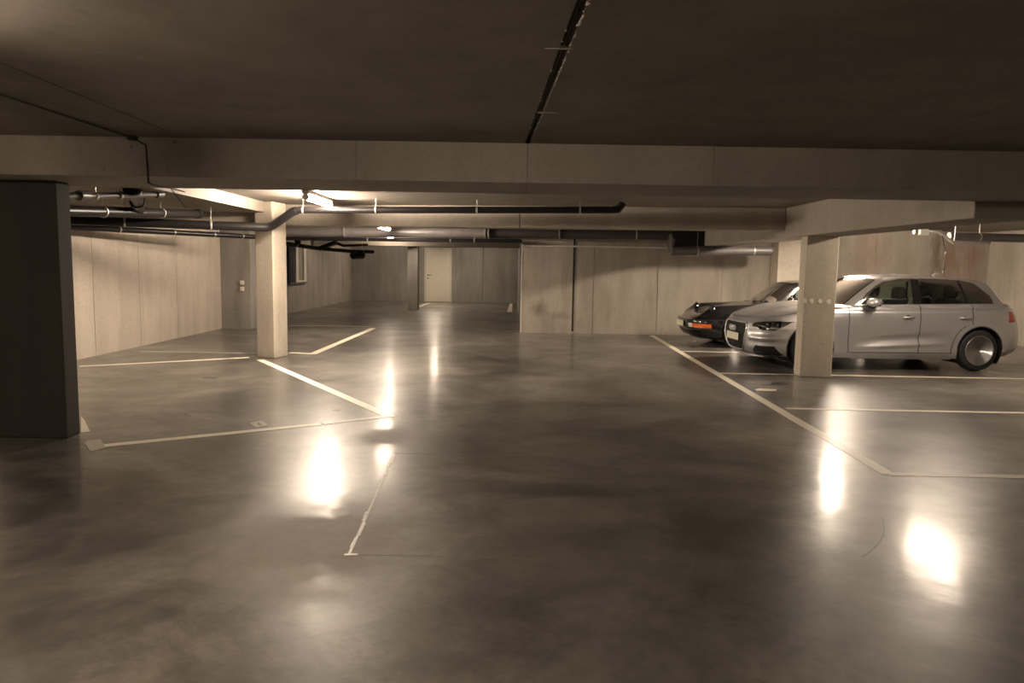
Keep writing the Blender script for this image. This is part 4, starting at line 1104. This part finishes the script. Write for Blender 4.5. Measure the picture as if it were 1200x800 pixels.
    K[(fu < 2.75) & (fv > .9) & (fv < 2.95)] = 1
    sw = (fu > 3.3) & (fu < 8.6)
    o_ = [(1.82, .885), (3.10, .895), (2.98, 1.03), (2.80, 1.13), (2.5, 1.195), (2.25, 1.20), (2.08, 1.15)]
    i_ = [(1.87, .90), (3.05, .91), (2.94, 1.02), (2.77, 1.115), (2.5, 1.178), (2.27, 1.183), (2.12, 1.14)]
    K[sw & inpoly(fx, fz, o_)] = 2; w_i = sw & inpoly(fx, fz, i_); K[w_i] = 3
    K[w_i & (np.abs(fx-2.52) < .02)] = 2; K[w_i & (np.abs(fx-2.02-(fz-.9)*.1) < .012)] = 2
    K[(fu > 8.9) & (fv > 1.1) & (fv < 2.8)] = 4
    spec = {0: ('roof', 'black', None, True), 1: ('windscreen', 'clearglass', None, True), 2: ('window_trim', 'glossblack', None, False), 3: ('side_window', 'clearglass', None, False), 4: ('rear_window', 'glass', None, True)}
    emit_parts(G, K, spec, root, pp)
    bm = BM(); box(bm, -.022, -.010, -.26, .26, .37, .48); cpart('number_plate', bm, 'plate', root, bevel=.003)
    for s in (1, -1):
        # round sloping headlamps with their rings
        d = Vector((-.84, s*.10, .50)).normalized(); cc = Vector((.40, s*.585, .715))
        R = Vector((-1, 0, 0)).rotation_difference(d).to_matrix()
        def tf(bm):
            for v in bm.verts: v.co = R @ v.co+cc
        bm = BM(); lathe(bm, [(.001, -.035), (.06, -.028), (.092, -.008), (.095, 0)], 'x', 28); tf(bm); hl = cpart('headlamp', bm, 'darklens', root, smooth=True)
        bm = BM(); lathe(bm, [(.095, -.01), (.104, -.012), (.116, .0), (.118, .10), (.095, .10)], 'x', 28, close=True); tf(bm); cpart('headlamp_ring', bm, 'black', hl, smooth=True)
        bm = BM(); bmesh.ops.create_uvsphere(bm, u_segments=20, v_segments=12, radius=1)
        for v in bm.verts: v.co = Vector((v.co.x*.06, v.co.y*.10, v.co.z*.06))
        mi = cpart('door_mirror', bm, 'black', root, smooth=True); mi.location = (1.86, s*.86, .93)
        bm = BM(); tube(bm, [(.0, -s*.12, -.07), (0, 0, -.04)], .022, 8); cpart('mirror_foot', bm, 'blackpl', mi)
        bm = BM(); tube(bm, [(2.22, s*.80, .745), (2.24, s*.835, .745), (2.36, s*.835, .745), (2.38, s*.805, .745)], .01, 8); cpart('door_handle', bm, 'black', pp[('door', s)], smooth=True)
        for xw_ in (FW, RW):
            wheel(root, xw_, s*.70, WR, .21, .2, 5); arch_liner(root, xw_, WR, .337, s*.4, s*.80)
        seat(root, 2.2, s*.33, .26)
    bm = BM(); box(bm, 1.3, 2.85, -.70, .70, .19, .25); box(bm, .35, .56, -.45, .45, .2, .5); cpart('floor_pan', bm, 'blackpl', root)
    bm = BM(); box(bm, 1.42, 1.72, -.60, .60, .55, .86); cpart('dashboard', bm, 'blackpl', root, bevel=.04)
    bm = BM(); R = Matrix.Rotation(-.35, 3, 'Y'); pts = [R @ Vector((0, .19*math.cos(2*PI*k/28), .19*math.sin(2*PI*k/28)))+Vector((1.86, -.33, .86)) for k in range(29)]
    tube(bm, pts, .013, 8, cap=False); cpart('steering_wheel', bm, 'blackpl', root, smooth=True)
    # wiper at the scuttle
    bm = BM(); tube(bm, [(1.40, -.1, .875), (1.46, -.45, .895)], .007, 6); cpart('wiper', bm, 'blackpl', root)
    return root
car1 = make_hatchback((3.57, 11.85, 0), math.radians(3))
car1.scale = (1, 1, 1.03)
car2 = make_coupe((3.38, 14.75, 0), math.radians(1))
